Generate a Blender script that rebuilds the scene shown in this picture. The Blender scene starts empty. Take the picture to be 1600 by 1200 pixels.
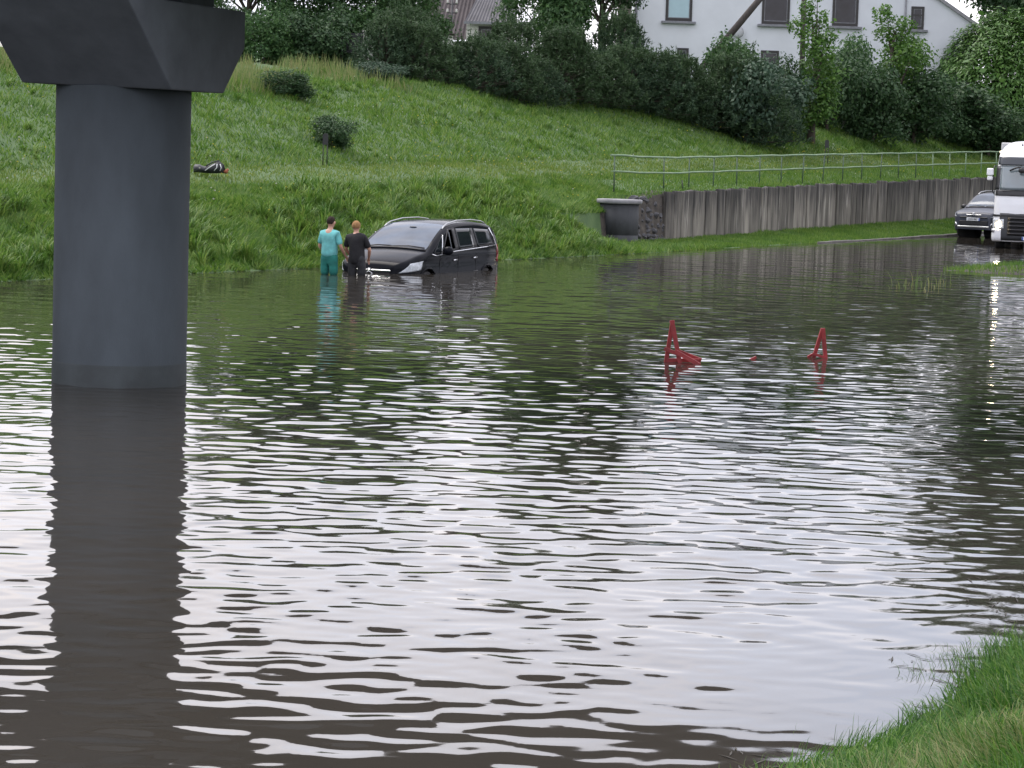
import bpy, bmesh, math, random
import numpy as np
from mathutils import Vector, Matrix

# ------------------------------------------------------------------ camera, sky, sun, exposure
scene = bpy.context.scene
COL = scene.collection
R = math.radians
CAM_H = 2.9
FPX = 4000.0                      # focal length in pixels of the 1600 px wide photograph
PITCH = math.atan(375 / FPX)
ROLL = R(1.8)
cam_data = bpy.data.cameras.new('camera')
cam = bpy.data.objects.new('camera', cam_data)
COL.objects.link(cam)
cam_data.sensor_width = 36.0
cam_data.lens = 36.0 * FPX / 1600
cam_data.clip_start = 0.2
cam_data.clip_end = 6000
CAM_M = Matrix.Translation((0, 0, CAM_H)) @ Matrix.Rotation(math.pi / 2 - PITCH, 4, 'X') @ Matrix.Rotation(ROLL, 4, 'Z')
cam.matrix_world = CAM_M
scene.camera = cam

SUN_EL, SUN_AZ = R(58), R(-55)    # behind the cloud, high on the left
world = bpy.data.worlds.new('World')
scene.world = world
world.use_nodes = True
wn, wl = world.node_tree.nodes, world.node_tree.links
wn.clear()
w_out = wn.new('ShaderNodeOutputWorld')
w_bg = wn.new('ShaderNodeBackground')
w_bg.inputs['Strength'].default_value = 0.112
w_sky = wn.new('ShaderNodeTexSky')
w_sky.sky_type = 'NISHITA'
w_sky.sun_disc = False
w_sky.sun_elevation = SUN_EL
w_sky.sun_rotation = SUN_AZ
w_sky.air_density = 1.0
w_sky.dust_density = 4.0
w_tc = wn.new('ShaderNodeTexCoord')
w_map = wn.new('ShaderNodeMapping')
w_map.inputs['Scale'].default_value = (1.6, 1.6, 6.0)
w_noise = wn.new('ShaderNodeTexNoise')
w_noise.inputs['Scale'].default_value = 2.2
w_noise.inputs['Detail'].default_value = 5
w_ramp = wn.new('ShaderNodeValToRGB')
w_ramp.color_ramp.elements[0].position = 0.34
w_ramp.color_ramp.elements[0].color = (8.6, 9.2, 11.2, 1)
w_ramp.color_ramp.elements[1].position = 0.66
w_ramp.color_ramp.elements[1].color = (13.2, 12.2, 12.2, 1)
w_mix = wn.new('ShaderNodeMix')
w_mix.data_type = 'RGBA'
w_mix.inputs[0].default_value = 0.72
wl.new(w_tc.outputs['Generated'], w_map.inputs['Vector'])
wl.new(w_map.outputs['Vector'], w_noise.inputs['Vector'])
wl.new(w_noise.outputs['Fac'], w_ramp.inputs['Fac'])
wl.new(w_sky.outputs['Color'], w_mix.inputs[6])
wl.new(w_ramp.outputs['Color'], w_mix.inputs[7])
wl.new(w_mix.outputs[2], w_bg.inputs['Color'])
wl.new(w_bg.outputs['Background'], w_out.inputs['Surface'])

sun_data = bpy.data.lights.new('sun', 'SUN')
sun_data.energy = 1.3
sun_data.angle = R(35)
sun_data.color = (1.0, 0.95, 0.88)
sun = bpy.data.objects.new('sun', sun_data)
COL.objects.link(sun)
sun_dir = Vector((math.sin(SUN_AZ) * math.cos(SUN_EL), math.cos(SUN_AZ) * math.cos(SUN_EL), math.sin(SUN_EL)))
sun.rotation_euler = (-sun_dir).to_track_quat('-Z', 'Y').to_euler()
sun.location = (0, 0, 60)

scene.view_settings.view_transform = 'Standard'
scene.view_settings.look = 'None'
scene.view_settings.exposure = 0.9
scene.view_settings.gamma = 1.0
scene.cycles.max_bounces = 6
scene.cycles.transparent_max_bounces = 8
scene.cycles.caustics_reflective = True
scene.cycles.caustics_refractive = False

# ------------------------------------------------------------------ helpers
rng = np.random.default_rng(7)
random.seed(7)


def at(px, py, Y):
    """world point at depth Y seen at photograph pixel (px, py)"""
    d = CAM_M.to_3x3() @ Vector(((px - 800) / FPX, -(py - 600) / FPX, -1.0))
    return Vector((0, 0, CAM_H)) + d * (Y / d.y)


def on_z(px, py, z=0.0):
    d = CAM_M.to_3x3() @ Vector(((px - 800) / FPX, -(py - 600) / FPX, -1.0))
    return Vector((0, 0, CAM_H)) + d * ((z - CAM_H) / d.z)


def vnoise(x, y, seed=0):
    """smooth value noise, -1..1, vectorised"""
    x = np.asarray(x, float)
    y = np.asarray(y, float)
    xi, yi = np.floor(x).astype(np.int64), np.floor(y).astype(np.int64)
    fx, fy = x - xi, y - yi
    fx, fy = fx * fx * (3 - 2 * fx), fy * fy * (3 - 2 * fy)

    def h(a, b):
        n = (a * 374761393 + b * 668265263 + seed * 1274126177) & 0xFFFFFFFF
        n = ((n ^ (n >> 13)) * 1274126177) & 0xFFFFFFFF
        return ((n ^ (n >> 16)) & 0xFFFF) / 32767.5 - 1
    return (h(xi, yi) * (1 - fx) + h(xi + 1, yi) * fx) * (1 - fy) + (h(xi, yi + 1) * (1 - fx) + h(xi + 1, yi + 1) * fx) * fy


def fbm(x, y, seed=0, octaves=3):
    v, a = 0, 1.0
    for o in range(octaves):
        v = v + a * vnoise(x * 2 ** o, y * 2 ** o, seed + o)
        a *= 0.5
    return v / 1.75


def sstep(a, b, x):
    u = np.clip((x - a) / (b - a), 0, 1)
    return u * u * (3 - 2 * u)


def mesh_np(name, verts, faces, smooth=False):
    """fast mesh from numpy: verts (n,3), faces (m,k) with one k"""
    verts = np.ascontiguousarray(verts, dtype=np.float32)
    faces = np.ascontiguousarray(faces, dtype=np.int32)
    me = bpy.data.meshes.new(name)
    k = faces.shape[1]
    me.vertices.add(len(verts))
    me.vertices.foreach_set('co', verts.ravel())
    me.loops.add(faces.size)
    me.loops.foreach_set('vertex_index', faces.ravel())
    me.polygons.add(len(faces))
    me.polygons.foreach_set('loop_start', np.arange(0, faces.size, k, dtype=np.int32))
    me.polygons.foreach_set('loop_total', np.full(len(faces), k, dtype=np.int32))
    if smooth:
        me.polygons.foreach_set('use_smooth', np.ones(len(faces), dtype=bool))
    me.update(calc_edges=True)
    return me


def link(name, me, mat=None, parent=None, loc=None, rotz=None):
    o = bpy.data.objects.new(name, me)
    COL.objects.link(o)
    if mat is not None and me is not None and len(me.materials) == 0:
        me.materials.append(mat)
    if parent is not None:
        o.parent = parent
    if loc is not None:
        o.location = loc
    if rotz is not None:
        o.rotation_euler = (0, 0, rotz)
    return o


def tag(o, label, cat, group=None):
    o['label'] = label
    o['category'] = cat
    if group:
        o['group'] = group
    return o


def thing(name, label, cat, loc=(0, 0, 0), rotz=0.0, group=None):
    o = bpy.data.objects.new(name, None)
    o.empty_display_size = 0.2
    COL.objects.link(o)
    o.location = loc
    o.rotation_euler = (0, 0, rotz)
    return tag(o, label, cat, group)


class MB:
    """collects shapes into one mesh"""

    def __init__(self):
        self.v, self.f, self.s = [], [], []

    def add(self, verts, faces, smooth=False):
        b = len(self.v)
        self.v += [tuple(p) for p in verts]
        self.f += [tuple(i + b for i in f) for f in faces]
        self.s += [smooth] * len(faces)
        return self

    def box(self, lo, hi, bev=0.0, M=None):
        x0, y0, z0 = lo
        x1, y1, z1 = hi
        if bev <= 0:
            vs = [(x0, y0, z0), (x1, y0, z0), (x1, y1, z0), (x0, y1, z0), (x0, y0, z1), (x1, y0, z1), (x1, y1, z1), (x0, y1, z1)]
            fs = [(0, 3, 2, 1), (4, 5, 6, 7), (0, 1, 5, 4), (1, 2, 6, 5), (2, 3, 7, 6), (3, 0, 4, 7)]
        else:
            bm = bmesh.new()
            bmesh.ops.create_cube(bm, size=1)
            bmesh.ops.scale(bm, vec=(x1 - x0, y1 - y0, z1 - z0), verts=bm.verts)
            bmesh.ops.translate(bm, vec=((x0 + x1) / 2, (y0 + y1) / 2, (z0 + z1) / 2), verts=bm.verts)
            bmesh.ops.bevel(bm, geom=bm.edges[:], offset=bev, segments=1, affect='EDGES')
            bm.verts.index_update()
            vs = [v.co[:] for v in bm.verts]
            fs = [tuple(v.index for v in f.verts) for f in bm.faces]
            bm.free()
        if M is not None:
            vs = [(M @ Vector(p))[:] for p in vs]
        return self.add(vs, fs)

    def tube(self, pts, r, n=8, cap=True, smooth=True):
        pts = [Vector(p) for p in pts]
        rs = r if isinstance(r, (list, tuple)) else [r] * len(pts)
        vs, fs = [], []
        prev = None
        for i, p in enumerate(pts):
            a = pts[max(i - 1, 0)]
            b = pts[min(i + 1, len(pts) - 1)]
            t = (b - a).normalized()
            if prev is None:
                u = t.cross(Vector((0, 0, 1)))
                if u.length < 1e-3:
                    u = t.cross(Vector((1, 0, 0)))
                u.normalize()
            else:
                u = (prev - t * prev.dot(t)).normalized()
            prev = u
            w = t.cross(u)
            for k in range(n):
                a_ = 2 * math.pi * k / n
                vs.append((p + (u * math.cos(a_) + w * math.sin(a_)) * rs[i])[:])
        for i in range(len(pts) - 1):
            for k in range(n):
                k2 = (k + 1) % n
                fs.append((i * n + k, i * n + k2, (i + 1) * n + k2, (i + 1) * n + k))
        self.add(vs, fs, smooth)
        if cap:
            b = len(self.v) - len(vs)
            self.f += [tuple(b + k for k in reversed(range(n))), tuple(b + (len(pts) - 1) * n + k for k in range(n))]
            self.s += [False, False]
        return self

    def lathe(self, prof, n=32, center=(0, 0, 0), smooth=True, M=None):
        vs, fs = [], []
        for r, z in prof:
            for k in range(n):
                a = 2 * math.pi * k / n
                vs.append((center[0] + r * math.cos(a), center[1] + r * math.sin(a), center[2] + z))
        for i in range(len(prof) - 1):
            for k in range(n):
                k2 = (k + 1) % n
                fs.append((i * n + k, i * n + k2, (i + 1) * n + k2, (i + 1) * n + k))
        if M is not None:
            vs = [(M @ Vector(p))[:] for p in vs]
        return self.add(vs, fs, smooth)

    def ball(self, c, r, M=None, sub=2):
        bm = bmesh.new()
        bmesh.ops.create_icosphere(bm, subdivisions=sub, radius=1)
        bm.verts.index_update()
        rr = r if isinstance(r, (tuple, list)) else (r, r, r)
        vs = [Vector((v.co.x * rr[0], v.co.y * rr[1], v.co.z * rr[2])) for v in bm.verts]
        if M is not None:
            vs = [M @ p for p in vs]
        vs = [(p + Vector(c))[:] for p in vs]
        fs = [tuple(v.index for v in f.verts) for f in bm.faces]
        bm.free()
        return self.add(vs, fs, True)

    def grid(self, P, smooth=True, flip=False):
        """P: list of rows of points"""
        n, m = len(P), len(P[0])
        vs = [tuple(p) for row in P for p in row]
        fs = []
        for i in range(n - 1):
            for j in range(m - 1):
                q = (i * m + j, i * m + j + 1, (i + 1) * m + j + 1, (i + 1) * m + j)
                fs.append(q[::-1] if flip else q)
        return self.add(vs, fs, smooth)

    def mesh(self, name):
        me = bpy.data.meshes.new(name)
        me.from_pydata(self.v, [], self.f)
        me.polygons.foreach_set('use_smooth', self.s)
        me.update()
        return me

    def build(self, name, mat, parent=None, **kw):
        return link(name, self.mesh(name), mat, parent, **kw)


# ------------------------------------------------------------------ materials
def new_mat(name):
    m = bpy.data.materials.new(name)
    m.use_nodes = True
    nt = m.node_tree
    return m, nt.nodes, nt.links, nt.nodes['Principled BSDF']


def pmat(name, col, rough=0.6, metal=0.0, vary=0.0, scale=6.0, bump=0.0, bscale=40.0, spec=0.5, coat=0.0, col2=None, stretch=(1, 1, 1), emit=None, estr=0.0):
    """principled material with noise in its colour and fine relief"""
    m, n, l, b = new_mat(name)
    b.inputs['Roughness'].default_value = rough
    b.inputs['Metallic'].default_value = metal
    b.inputs['Specular IOR Level'].default_value = spec
    b.inputs['Coat Weight'].default_value = coat
    b.inputs['Coat Roughness'].default_value = 0.04
    b.inputs['Base Color'].default_value = (*col, 1)
    if emit:
        b.inputs['Emission Color'].default_value = (*emit, 1)
        b.inputs['Emission Strength'].default_value = estr
    tc = n.new('ShaderNodeTexCoord')
    mp = n.new('ShaderNodeMapping')
    mp.inputs['Scale'].default_value = stretch
    l.new(tc.outputs['Object'], mp.inputs['Vector'])
    if vary > 0 or col2:
        no = n.new('ShaderNodeTexNoise')
        no.inputs['Scale'].default_value = scale
        no.inputs['Detail'].default_value = 6
        no.inputs['Roughness'].default_value = 0.6
        l.new(mp.outputs['Vector'], no.inputs['Vector'])
        rp = n.new('ShaderNodeValToRGB')
        c2 = col2 or tuple(c * (1 + vary) for c in col)
        c1 = col if col2 else tuple(c * (1 - vary) for c in col)
        rp.color_ramp.elements[0].position = 0.35
        rp.color_ramp.elements[0].color = (*c1, 1)
        rp.color_ramp.elements[1].position = 0.68
        rp.color_ramp.elements[1].color = (*c2, 1)
        l.new(no.outputs['Fac'], rp.inputs['Fac'])
        l.new(rp.outputs['Color'], b.inputs['Base Color'])
    if bump > 0:
        nb = n.new('ShaderNodeTexNoise')
        nb.inputs['Scale'].default_value = bscale
        nb.inputs['Detail'].default_value = 4
        l.new(mp.outputs['Vector'], nb.inputs['Vector'])
        bp = n.new('ShaderNodeBump')
        bp.inputs['Strength'].default_value = bump
        bp.inputs['Distance'].default_value = 0.02
        l.new(nb.outputs['Fac'], bp.inputs['Height'])
        l.new(bp.outputs['Normal'], b.inputs['Normal'])
    return m


def leaf_mat(name, stops, trans=0.35, rough=0.55, patch=None, pscale=0.4):
    """leaves or blades: colour differs from leaf to leaf, light passes through"""
    m, n, l, b = new_mat(name)
    out = n['Material Output']
    geo = n.new('ShaderNodeNewGeometry')
    rp = n.new('ShaderNodeValToRGB')
    el = rp.color_ramp.elements
    while len(el) < len(stops):
        el.new(0.5)
    for i, c in enumerate(stops):
        el[i].position = i / (len(stops) - 1)
        el[i].color = (*c, 1)
    l.new(geo.outputs['Random Per Island'], rp.inputs['Fac'])
    colour = rp.outputs['Color']
    if patch:
        tc = n.new('ShaderNodeTexCoord')
        no = n.new('ShaderNodeTexNoise')
        no.inputs['Scale'].default_value = pscale
        no.inputs['Detail'].default_value = 4
        l.new(tc.outputs['Object'], no.inputs['Vector'])
        r2 = n.new('ShaderNodeValToRGB')
        r2.color_ramp.elements[0].position = 0.45
        r2.color_ramp.elements[0].color = (0, 0, 0, 1)
        r2.color_ramp.elements[1].position = 0.7
        r2.color_ramp.elements[1].color = (1, 1, 1, 1)
        l.new(no.outputs['Fac'], r2.inputs['Fac'])
        mx = n.new('ShaderNodeMix')
        mx.data_type = 'RGBA'
        mx.blend_type = 'MULTIPLY'
        l.new(r2.outputs['Color'], mx.inputs[0])
        l.new(colour, mx.inputs[6])
        mx.inputs[7].default_value = (*patch, 1)
        colour = mx.outputs[2]
    b.inputs['Roughness'].default_value = rough
    b.inputs['Specular IOR Level'].default_value = 0.3
    l.new(colour, b.inputs['Base Color'])
    tr = n.new('ShaderNodeBsdfTranslucent')
    l.new(colour, tr.inputs['Color'])
    ms = n.new('ShaderNodeMixShader')
    ms.inputs[0].default_value = trans
    l.new(b.outputs[0], ms.inputs[1])
    l.new(tr.outputs[0], ms.inputs[2])
    l.new(ms.outputs[0], out.inputs['Surface'])
    return m


M_GRASS = leaf_mat('grass_blades', [(0.052, 0.125, 0.02), (0.088, 0.178, 0.028), (0.13, 0.228, 0.038), (0.185, 0.25, 0.06)], 0.4, patch=(0.6, 0.72, 0.7), pscale=0.8)
M_GRASS_NEAR = leaf_mat('near_grass_blades', [(0.02, 0.07, 0.01), (0.045, 0.135, 0.015), (0.08, 0.19, 0.022), (0.16, 0.25, 0.05)], 0.4, patch=(0.45, 0.6, 0.5), pscale=1.8)
M_PATH = leaf_mat('path_grass_blades', [(0.075, 0.145, 0.026), (0.115, 0.19, 0.036), (0.165, 0.235, 0.048), (0.21, 0.245, 0.075)], 0.4, patch=(0.75, 0.78, 0.7), pscale=0.5)
M_STRAW = leaf_mat('dry_grass_blades', [(0.09, 0.16, 0.04), (0.15, 0.19, 0.065), (0.24, 0.23, 0.1), (0.11, 0.19, 0.045)], 0.35)
M_SOILG = pmat('turf_soil', (0.04, 0.08, 0.026), 0.95, vary=0.4, scale=1.6, bump=0.6, bscale=9, col2=(0.065, 0.11, 0.036))
M_EARTH = pmat('bare_earth', (0.035, 0.03, 0.024), 0.95, vary=0.5, scale=4, bump=0.8, bscale=14)
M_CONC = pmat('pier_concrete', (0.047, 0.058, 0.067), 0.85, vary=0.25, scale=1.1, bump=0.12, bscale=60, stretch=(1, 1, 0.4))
M_CONC2 = pmat('well_concrete', (0.04, 0.043, 0.047), 0.85, vary=0.3, scale=3.0, bump=0.3, bscale=40, stretch=(1, 1, 0.35))
M_CONC3 = pmat('lid_concrete', (0.22, 0.22, 0.23), 0.85, vary=0.2, scale=3.0, bump=0.3, bscale=40)
M_ASPH = pmat('wet_asphalt', (0.04, 0.04, 0.042), 0.3, vary=0.25, scale=2.0, bump=0.3, bscale=80)
M_KERB = pmat('kerb_concrete', (0.12, 0.115, 0.105), 0.85, vary=0.25, scale=3.0, bump=0.3)
# ------------------------------------------------------------------ the lie of the land
# road coordinates: t runs along the road away from the camera, s across it towards the far bank
OX, OY, DX, DY = -9.7, 48.5, 0.517, 0.856


def to_ts(X, Y):
    return (X - OX) * DX + (Y - OY) * DY, -(X - OX) * DY + (Y - OY) * DX


def to_xy(t, s):
    return OX + DX * t - DY * s, OY + DY * t + DX * s


def s0(t):
    return 5.0 * (1 - np.exp(-0.01 * ((t - 24) + np.sqrt((t - 24) ** 2 + 16.0))))


WALL_T0, WALL_T1, WALL_S = 33.0, 84.0, 2.5


def wall_base(t):
    return 0.12 + (np.clip(t, 33, 90) - 33) * 0.0115


def wall_top(t):
    return 1.57 + (np.clip(t, 33, 90) - 33) * 0.0172


LEFT_S = [0, 0.5, 1.2, 3.4, 4.6, 7.0, 13.0, 16.0, 24, 60, 300]
LEFT_Z = [0, 0.16, 0.42, 1.3, 1.5, 1.78, 4.1, 4.5, 4.8, 5.8, 11.0]


def land(t, sp):
    """height of the ground at road coordinates (t, s - s0(t))"""
    t = np.asarray(t, float)
    sp = np.asarray(sp, float)
    lump = fbm(t * 0.55, sp * 0.7, 3, 3)
    zl = np.interp(sp, LEFT_S, LEFT_Z) + 0.07 * fbm(t * 1.5, sp * 1.7, 13, 2) * sstep(0.2, 1.0, sp) * (1 - 0.7 * sstep(4, 5, sp) * (1 - sstep(6.5, 8, sp))) + 0.08 * lump * sstep(0.3, 1.5, sp) + 0.018 * np.clip(t, -20, 60) * sstep(3, 6, sp)
    zl = zl + 0.45 * fbm(t * 0.12, sp * 0.12, 9, 2) * sstep(9, 14, sp)
    wb, wt = wall_base(t), wall_top(t)
    zr_low = np.interp(sp, [0, 2.3], [0, 1]) * wb + 0.02 * lump
    zr_hi = wt - 0.03 + np.clip(sp - 2.6, 0, 4.4) * ((1.78 + 0.018 * np.clip(t, -20, 60)) - wt) / 4.4
    zr_hi = np.where(sp > 7, zl, zr_hi + 0.05 * lump * sstep(3, 5, sp))
    zr = np.where(sp < WALL_S + 0.05, zr_low, zr_hi)
    k = sstep(31.0, 32.6, t)
    k2 = np.where(sp < 2.6, sstep(24.8, 28.4, t + 0.35 * (2.6 - sp)), sstep(29.5, 33.5, t))
    z = zl * (1 - k2) + zr * k2
    # hollow for the concrete well
    # below the water: road bed, rising to the right
    bed = np.interp(t, [-60, 22, 40, 52, 66, 120, 400], [-0.6, -0.58, -0.16, -0.06, 0.1, 1.2, 5.0])
    under = bed * sstep(0, 1, -sp / 0.9)
    z = np.where(sp < 0, under, z)
    # near bank, on which the photographer stands
    s_abs = sp + s0(t)
    e = -28.35 + 0.3 * vnoise(t * 0.35, t * 0 + 3.3, 5) + 0.22 * vnoise(t * 1.3, t * 0 + 1.3, 6) - s_abs
    nb = np.where(e > 0, 0.34 * e - 0.025 * np.clip(e, 0, 6.5) ** 2, 0.45 * e)
    nb = np.clip(nb, -9, 1.5) + 0.05 * fbm(t * 0.9, s_abs * 0.9, 21) * sstep(0.1, 0.8, e)
    z = np.maximum(z, np.where(s_abs < -24, nb, -9))
    # low grass island on the right
    X, Y = to_xy(t, s_abs)
    ex, ey = X - 17.0, Y - 67.6
    a = 0.24
    u, v = ex * math.cos(a) + ey * math.sin(a), -ex * math.sin(a) + ey * math.cos(a)
    q = 1 - (u / 6.0) ** 2 - (v / 2.0) ** 2
    z = np.maximum(z, np.clip(0.34 * q, -0.6, 0.2) + 0.03 * vnoise(X * 1.3, Y * 1.3, 31))
    return z


def ground_z(X, Y):
    t, s = to_ts(np.asarray(X, float), np.asarray(Y, float))
    return land(t, s - s0(t))


def spaced(*segs):
    out = []
    for a, b, d in segs:
        out += list(np.arange(a, b - 1e-6, d))
    return np.array(out + [segs[-1][1]])


tt = spaced((-1200, -200, 200), (-200, -60, 20), (-60, -30, 3), (-30, 78, 0.22), (78, 100, 2), (100, 200, 20), (200, 1600, 200))
ss = spaced((-900, -100, 100), (-100, -42, 6), (-42, -26, 0.2), (-26, -3, 1.0), (-3, 2.42, 0.18), (2.42, 2.54, 0.06), (2.6, 18, 0.22), (18, 40, 1.5), (40, 100, 10), (100, 1500, 100))
T, S = np.meshgrid(tt, ss, indexing='ij')
Z = land(T, S)
SX, SY = to_xy(T, S + s0(T))
nT, nS = T.shape
idx = np.arange(nT * nS).reshape(nT, nS)
quads = np.stack([idx[:-1, :-1], idx[1:, :-1], idx[1:, 1:], idx[:-1, 1:]], -1).reshape(-1, 4)
g_me = mesh_np('ground', np.stack([SX, SY, Z], -1).reshape(-1, 3), quads, True)
ground = link('ground', g_me, M_SOILG)
g_me.materials.append(M_EARTH)
tc_, sc_ = (T[:-1, :-1] + T[1:, 1:]) / 2, (S[:-1, :-1] + S[1:, 1:]) / 2
earth = (tc_ > 28.6) & (tc_ < 34.2) & (sc_ > 1.3) & (sc_ < 3.3 - 0.18 * np.abs(tc_ - 31.2))
earth |= (sc_ < -0.15) & (sc_ > -27.5 - s0(tc_)) & (tc_ < 80)
g_me.polygons.foreach_set('material_index', earth.ravel().astype(np.int32))
ground['kind'] = 'structure'

# road, under water on the left and climbing out of it on the right
rt = spaced((-60, 30, 3), (30, 80, 0.8), (80, 200, 10))
rs = np.array([-7.2, -6, -4.5, -3, -1.5, -0.16])
T2, S2 = np.meshgrid(rt, rs, indexing='ij')
X2, Y2 = to_xy(T2, S2 + s0(T2))
bedz = np.interp(T2, [-60, 22, 40, 52, 66, 120, 400], [-0.6, -0.58, -0.16, -0.06, 0.1, 1.2, 5.0]) + 0.012 + 0.02 * (1 - ((S2 + 3.6) / 3.6) ** 2)
i2 = np.arange(T2.size).reshape(T2.shape)
q2 = np.stack([i2[:-1, :-1], i2[1:, :-1], i2[1:, 1:], i2[:-1, 1:]], -1).reshape(-1, 4)
road = link('road', mesh_np('road', np.stack([X2, Y2, bedz], -1).reshape(-1, 3), q2, True), M_ASPH)
road['kind'] = 'structure'

# kerb of single stones
kerb = bpy.data.objects.new('kerb', None)
COL.objects.link(kerb)
kerb['kind'] = 'structure'
ks = MB().box((-0.485, -0.075, -0.25), (0.485, 0.075, 0.0), 0.012).mesh('kerb_stone')
for i in range(27):
    t = 40.5 + i
    x, y = to_xy(t, s0(t) - 0.07)
    zt = max(0.015, np.interp(t, [40, 52, 66], [-0.02, 0.03, 0.2])) + random.uniform(-0.012, 0.014)
    d = float(s0(t + 0.5) - s0(t - 0.5))
    ang = math.atan2(DY + DX * d, DX - DY * d)
    link('kerb_stone', ks, M_KERB, kerb, (x, y, zt + 0.03), ang + random.uniform(-0.02, 0.02))

# ------------------------------------------------------------------ water
NF, LF = 1024, 40.96
kx = np.fft.fftfreq(NF, LF / NF) * 2 * math.pi
KX, KY = np.meshgrid(kx, kx, indexing='ij')
KK = np.hypot(KX, KY) + 1e-9
wr = np.random.default_rng(11)


def wave_tile(lam0, width, direction, spread, slope):
    k0 = 2 * math.pi / lam0
    th = np.arctan2(KY, KX)
    dirw = np.abs(np.cos(th - direction)) ** spread + 0.06
    amp = np.exp(-0.5 * (np.log(KK / k0) / width) ** 2) * dirw / KK ** 1.5
    amp[KK > 2 * math.pi / 0.13] = 0
    ph = wr.normal(size=(NF, NF)) + 1j * wr.normal(size=(NF, NF))
    F = amp * ph
    h = np.real(np.fft.ifft2(F))
    gx = np.real(np.fft.ifft2(1j * KX * F))
    gy = np.real(np.fft.ifft2(1j * KY * F))
    return h * (slope / math.sqrt((gx ** 2 + gy ** 2).mean()))


tile_a = wave_tile(0.36, 0.42, R(84), 1.6, 0.0275)
tile_b = wave_tile(0.95, 0.4, R(72), 1.3, 0.012)
tile_c = wave_tile(0.2, 0.25, R(100), 0.8, 0.02)


def sample(tile, X, Y, rot=0.0):
    c, s_ = math.cos(rot), math.sin(rot)
    u = (X * c - Y * s_) / LF * NF % NF
    v = (X * s_ + Y * c) / LF * NF % NF
    ui, vi = np.floor(u).astype(int) % NF, np.floor(v).astype(int) % NF
    fu, fv = u - np.floor(u), v - np.floor(v)
    u1, v1 = (ui + 1) % NF, (vi + 1) % NF
    return (tile[ui, vi] * (1 - fu) + tile[u1, vi] * fu) * (1 - fv) + (tile[ui, v1] * (1 - fu) + tile[u1, v1] * fu) * fv


def water_h(X, Y):
    gust = 0.85 + 0.6 * fbm(X * 0.13, Y * 0.09, 41, 3)
    # calmer in the weeds of the near bank
    t, s = to_ts(X, Y)
    calm = 0.3 + 0.7 * sstep(-28.2, -26.2, s)
    far = 1 - 0.45 * sstep(60, 90, Y)
    h = (sample(tile_a, X, Y) * gust + sample(tile_b, X, Y, 0.12)) * calm * far
    # eddies behind the sunken barriers, short ripples in the shallows
    ed = np.exp(-((Y - 35.2 - 0.09 * (X - 3)) / 0.9) ** 2) * sstep(1.5, 3.0, X)
    sh = 0.8 * np.exp(-((Y - 53.5 - 0.1 * X) / 2.5) ** 2) * sstep(-3, 3, X) * (0.5 + 0.5 * vnoise(X * 0.5, Y * 0.3, 77))
    h = h + sample(tile_c, X, Y) * (0.75 + 1.0 * ed + 0.7 * np.clip(sh, 0, 1)) * calm
    return h


wx = spaced((-1000, -100, 150), (-100, -22, 6), (-22, -11, 0.12), (-11, -7, 0.085), (-7, 7, 0.05), (7, 12, 0.07), (12, 22, 0.1), (22, 100, 6), (100, 1000, 150))
wy = spaced((-400, -50, 50), (-50, 8, 2), (8, 24, 0.04), (24, 40, 0.06), (40, 60, 0.1), (60, 100, 0.16), (100, 106, 2), (106, 900, 100))
WX, WY = np.meshgrid(wx, wy, indexing='ij')
WZ = water_h(WX, WY)
wi = np.arange(WX.size).reshape(WX.shape)
wq = np.stack([wi[:-1, :-1], wi[1:, :-1], wi[1:, 1:], wi[:-1, 1:]], -1).reshape(-1, 4)
m, n, l, b = new_mat('muddy_water')
b.inputs['Base Color'].default_value = (0.034, 0.03, 0.025, 1)
b.inputs['Roughness'].default_value = 0.03
b.inputs['IOR'].default_value = 1.36
tc = n.new('ShaderNodeTexCoord')
no = n.new('ShaderNodeTexNoise')
no.inputs['Scale'].default_value = 0.5
no.inputs['Detail'].default_value = 3
l.new(tc.outputs['Object'], no.inputs['Vector'])
rp = n.new('ShaderNodeValToRGB')
rp.color_ramp.elements[0].color = (0.028, 0.026, 0.022, 1)
rp.color_ramp.elements[1].color = (0.042, 0.037, 0.031, 1)
l.new(no.outputs['Fac'], rp.inputs['Fac'])
l.new(rp.outputs['Color'], b.inputs['Base Color'])
M_WATER = m
water = link('water', mesh_np('water', np.stack([WX, WY, WZ], -1).reshape(-1, 3), wq, True), M_WATER)
water['kind'] = 'structure'
# ------------------------------------------------------------------ bridge
PIER = Vector((-4.57, 29.65, 0.0))
PHI = R(73)
rv = Vector((math.cos(PHI), math.sin(PHI), 0))      # along the cap's hammerhead, away from the camera
lv = Vector((-math.sin(PHI), math.cos(PHI), 0))     # along the deck, to the left
bridge = thing('bridge', 'dark grey concrete bridge with round pier and chamfered pier cap standing in the flood', 'bridge', PIER)
col_bm = MB()
col_bm.lathe([(0.772, -0.8), (0.772, 3.41), (0.0, 3.41)], 64)
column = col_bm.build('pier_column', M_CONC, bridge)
M_CONCW = pmat('wet_concrete', (0.034, 0.042, 0.045), 0.7, vary=0.25, scale=2.5, bump=0.1, bscale=60)
MB().lathe([(0.776, -0.8), (0.777, 0.235), (0.7725, 0.255)], 64).build('wet_band', M_CONCW, bridge)
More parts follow.
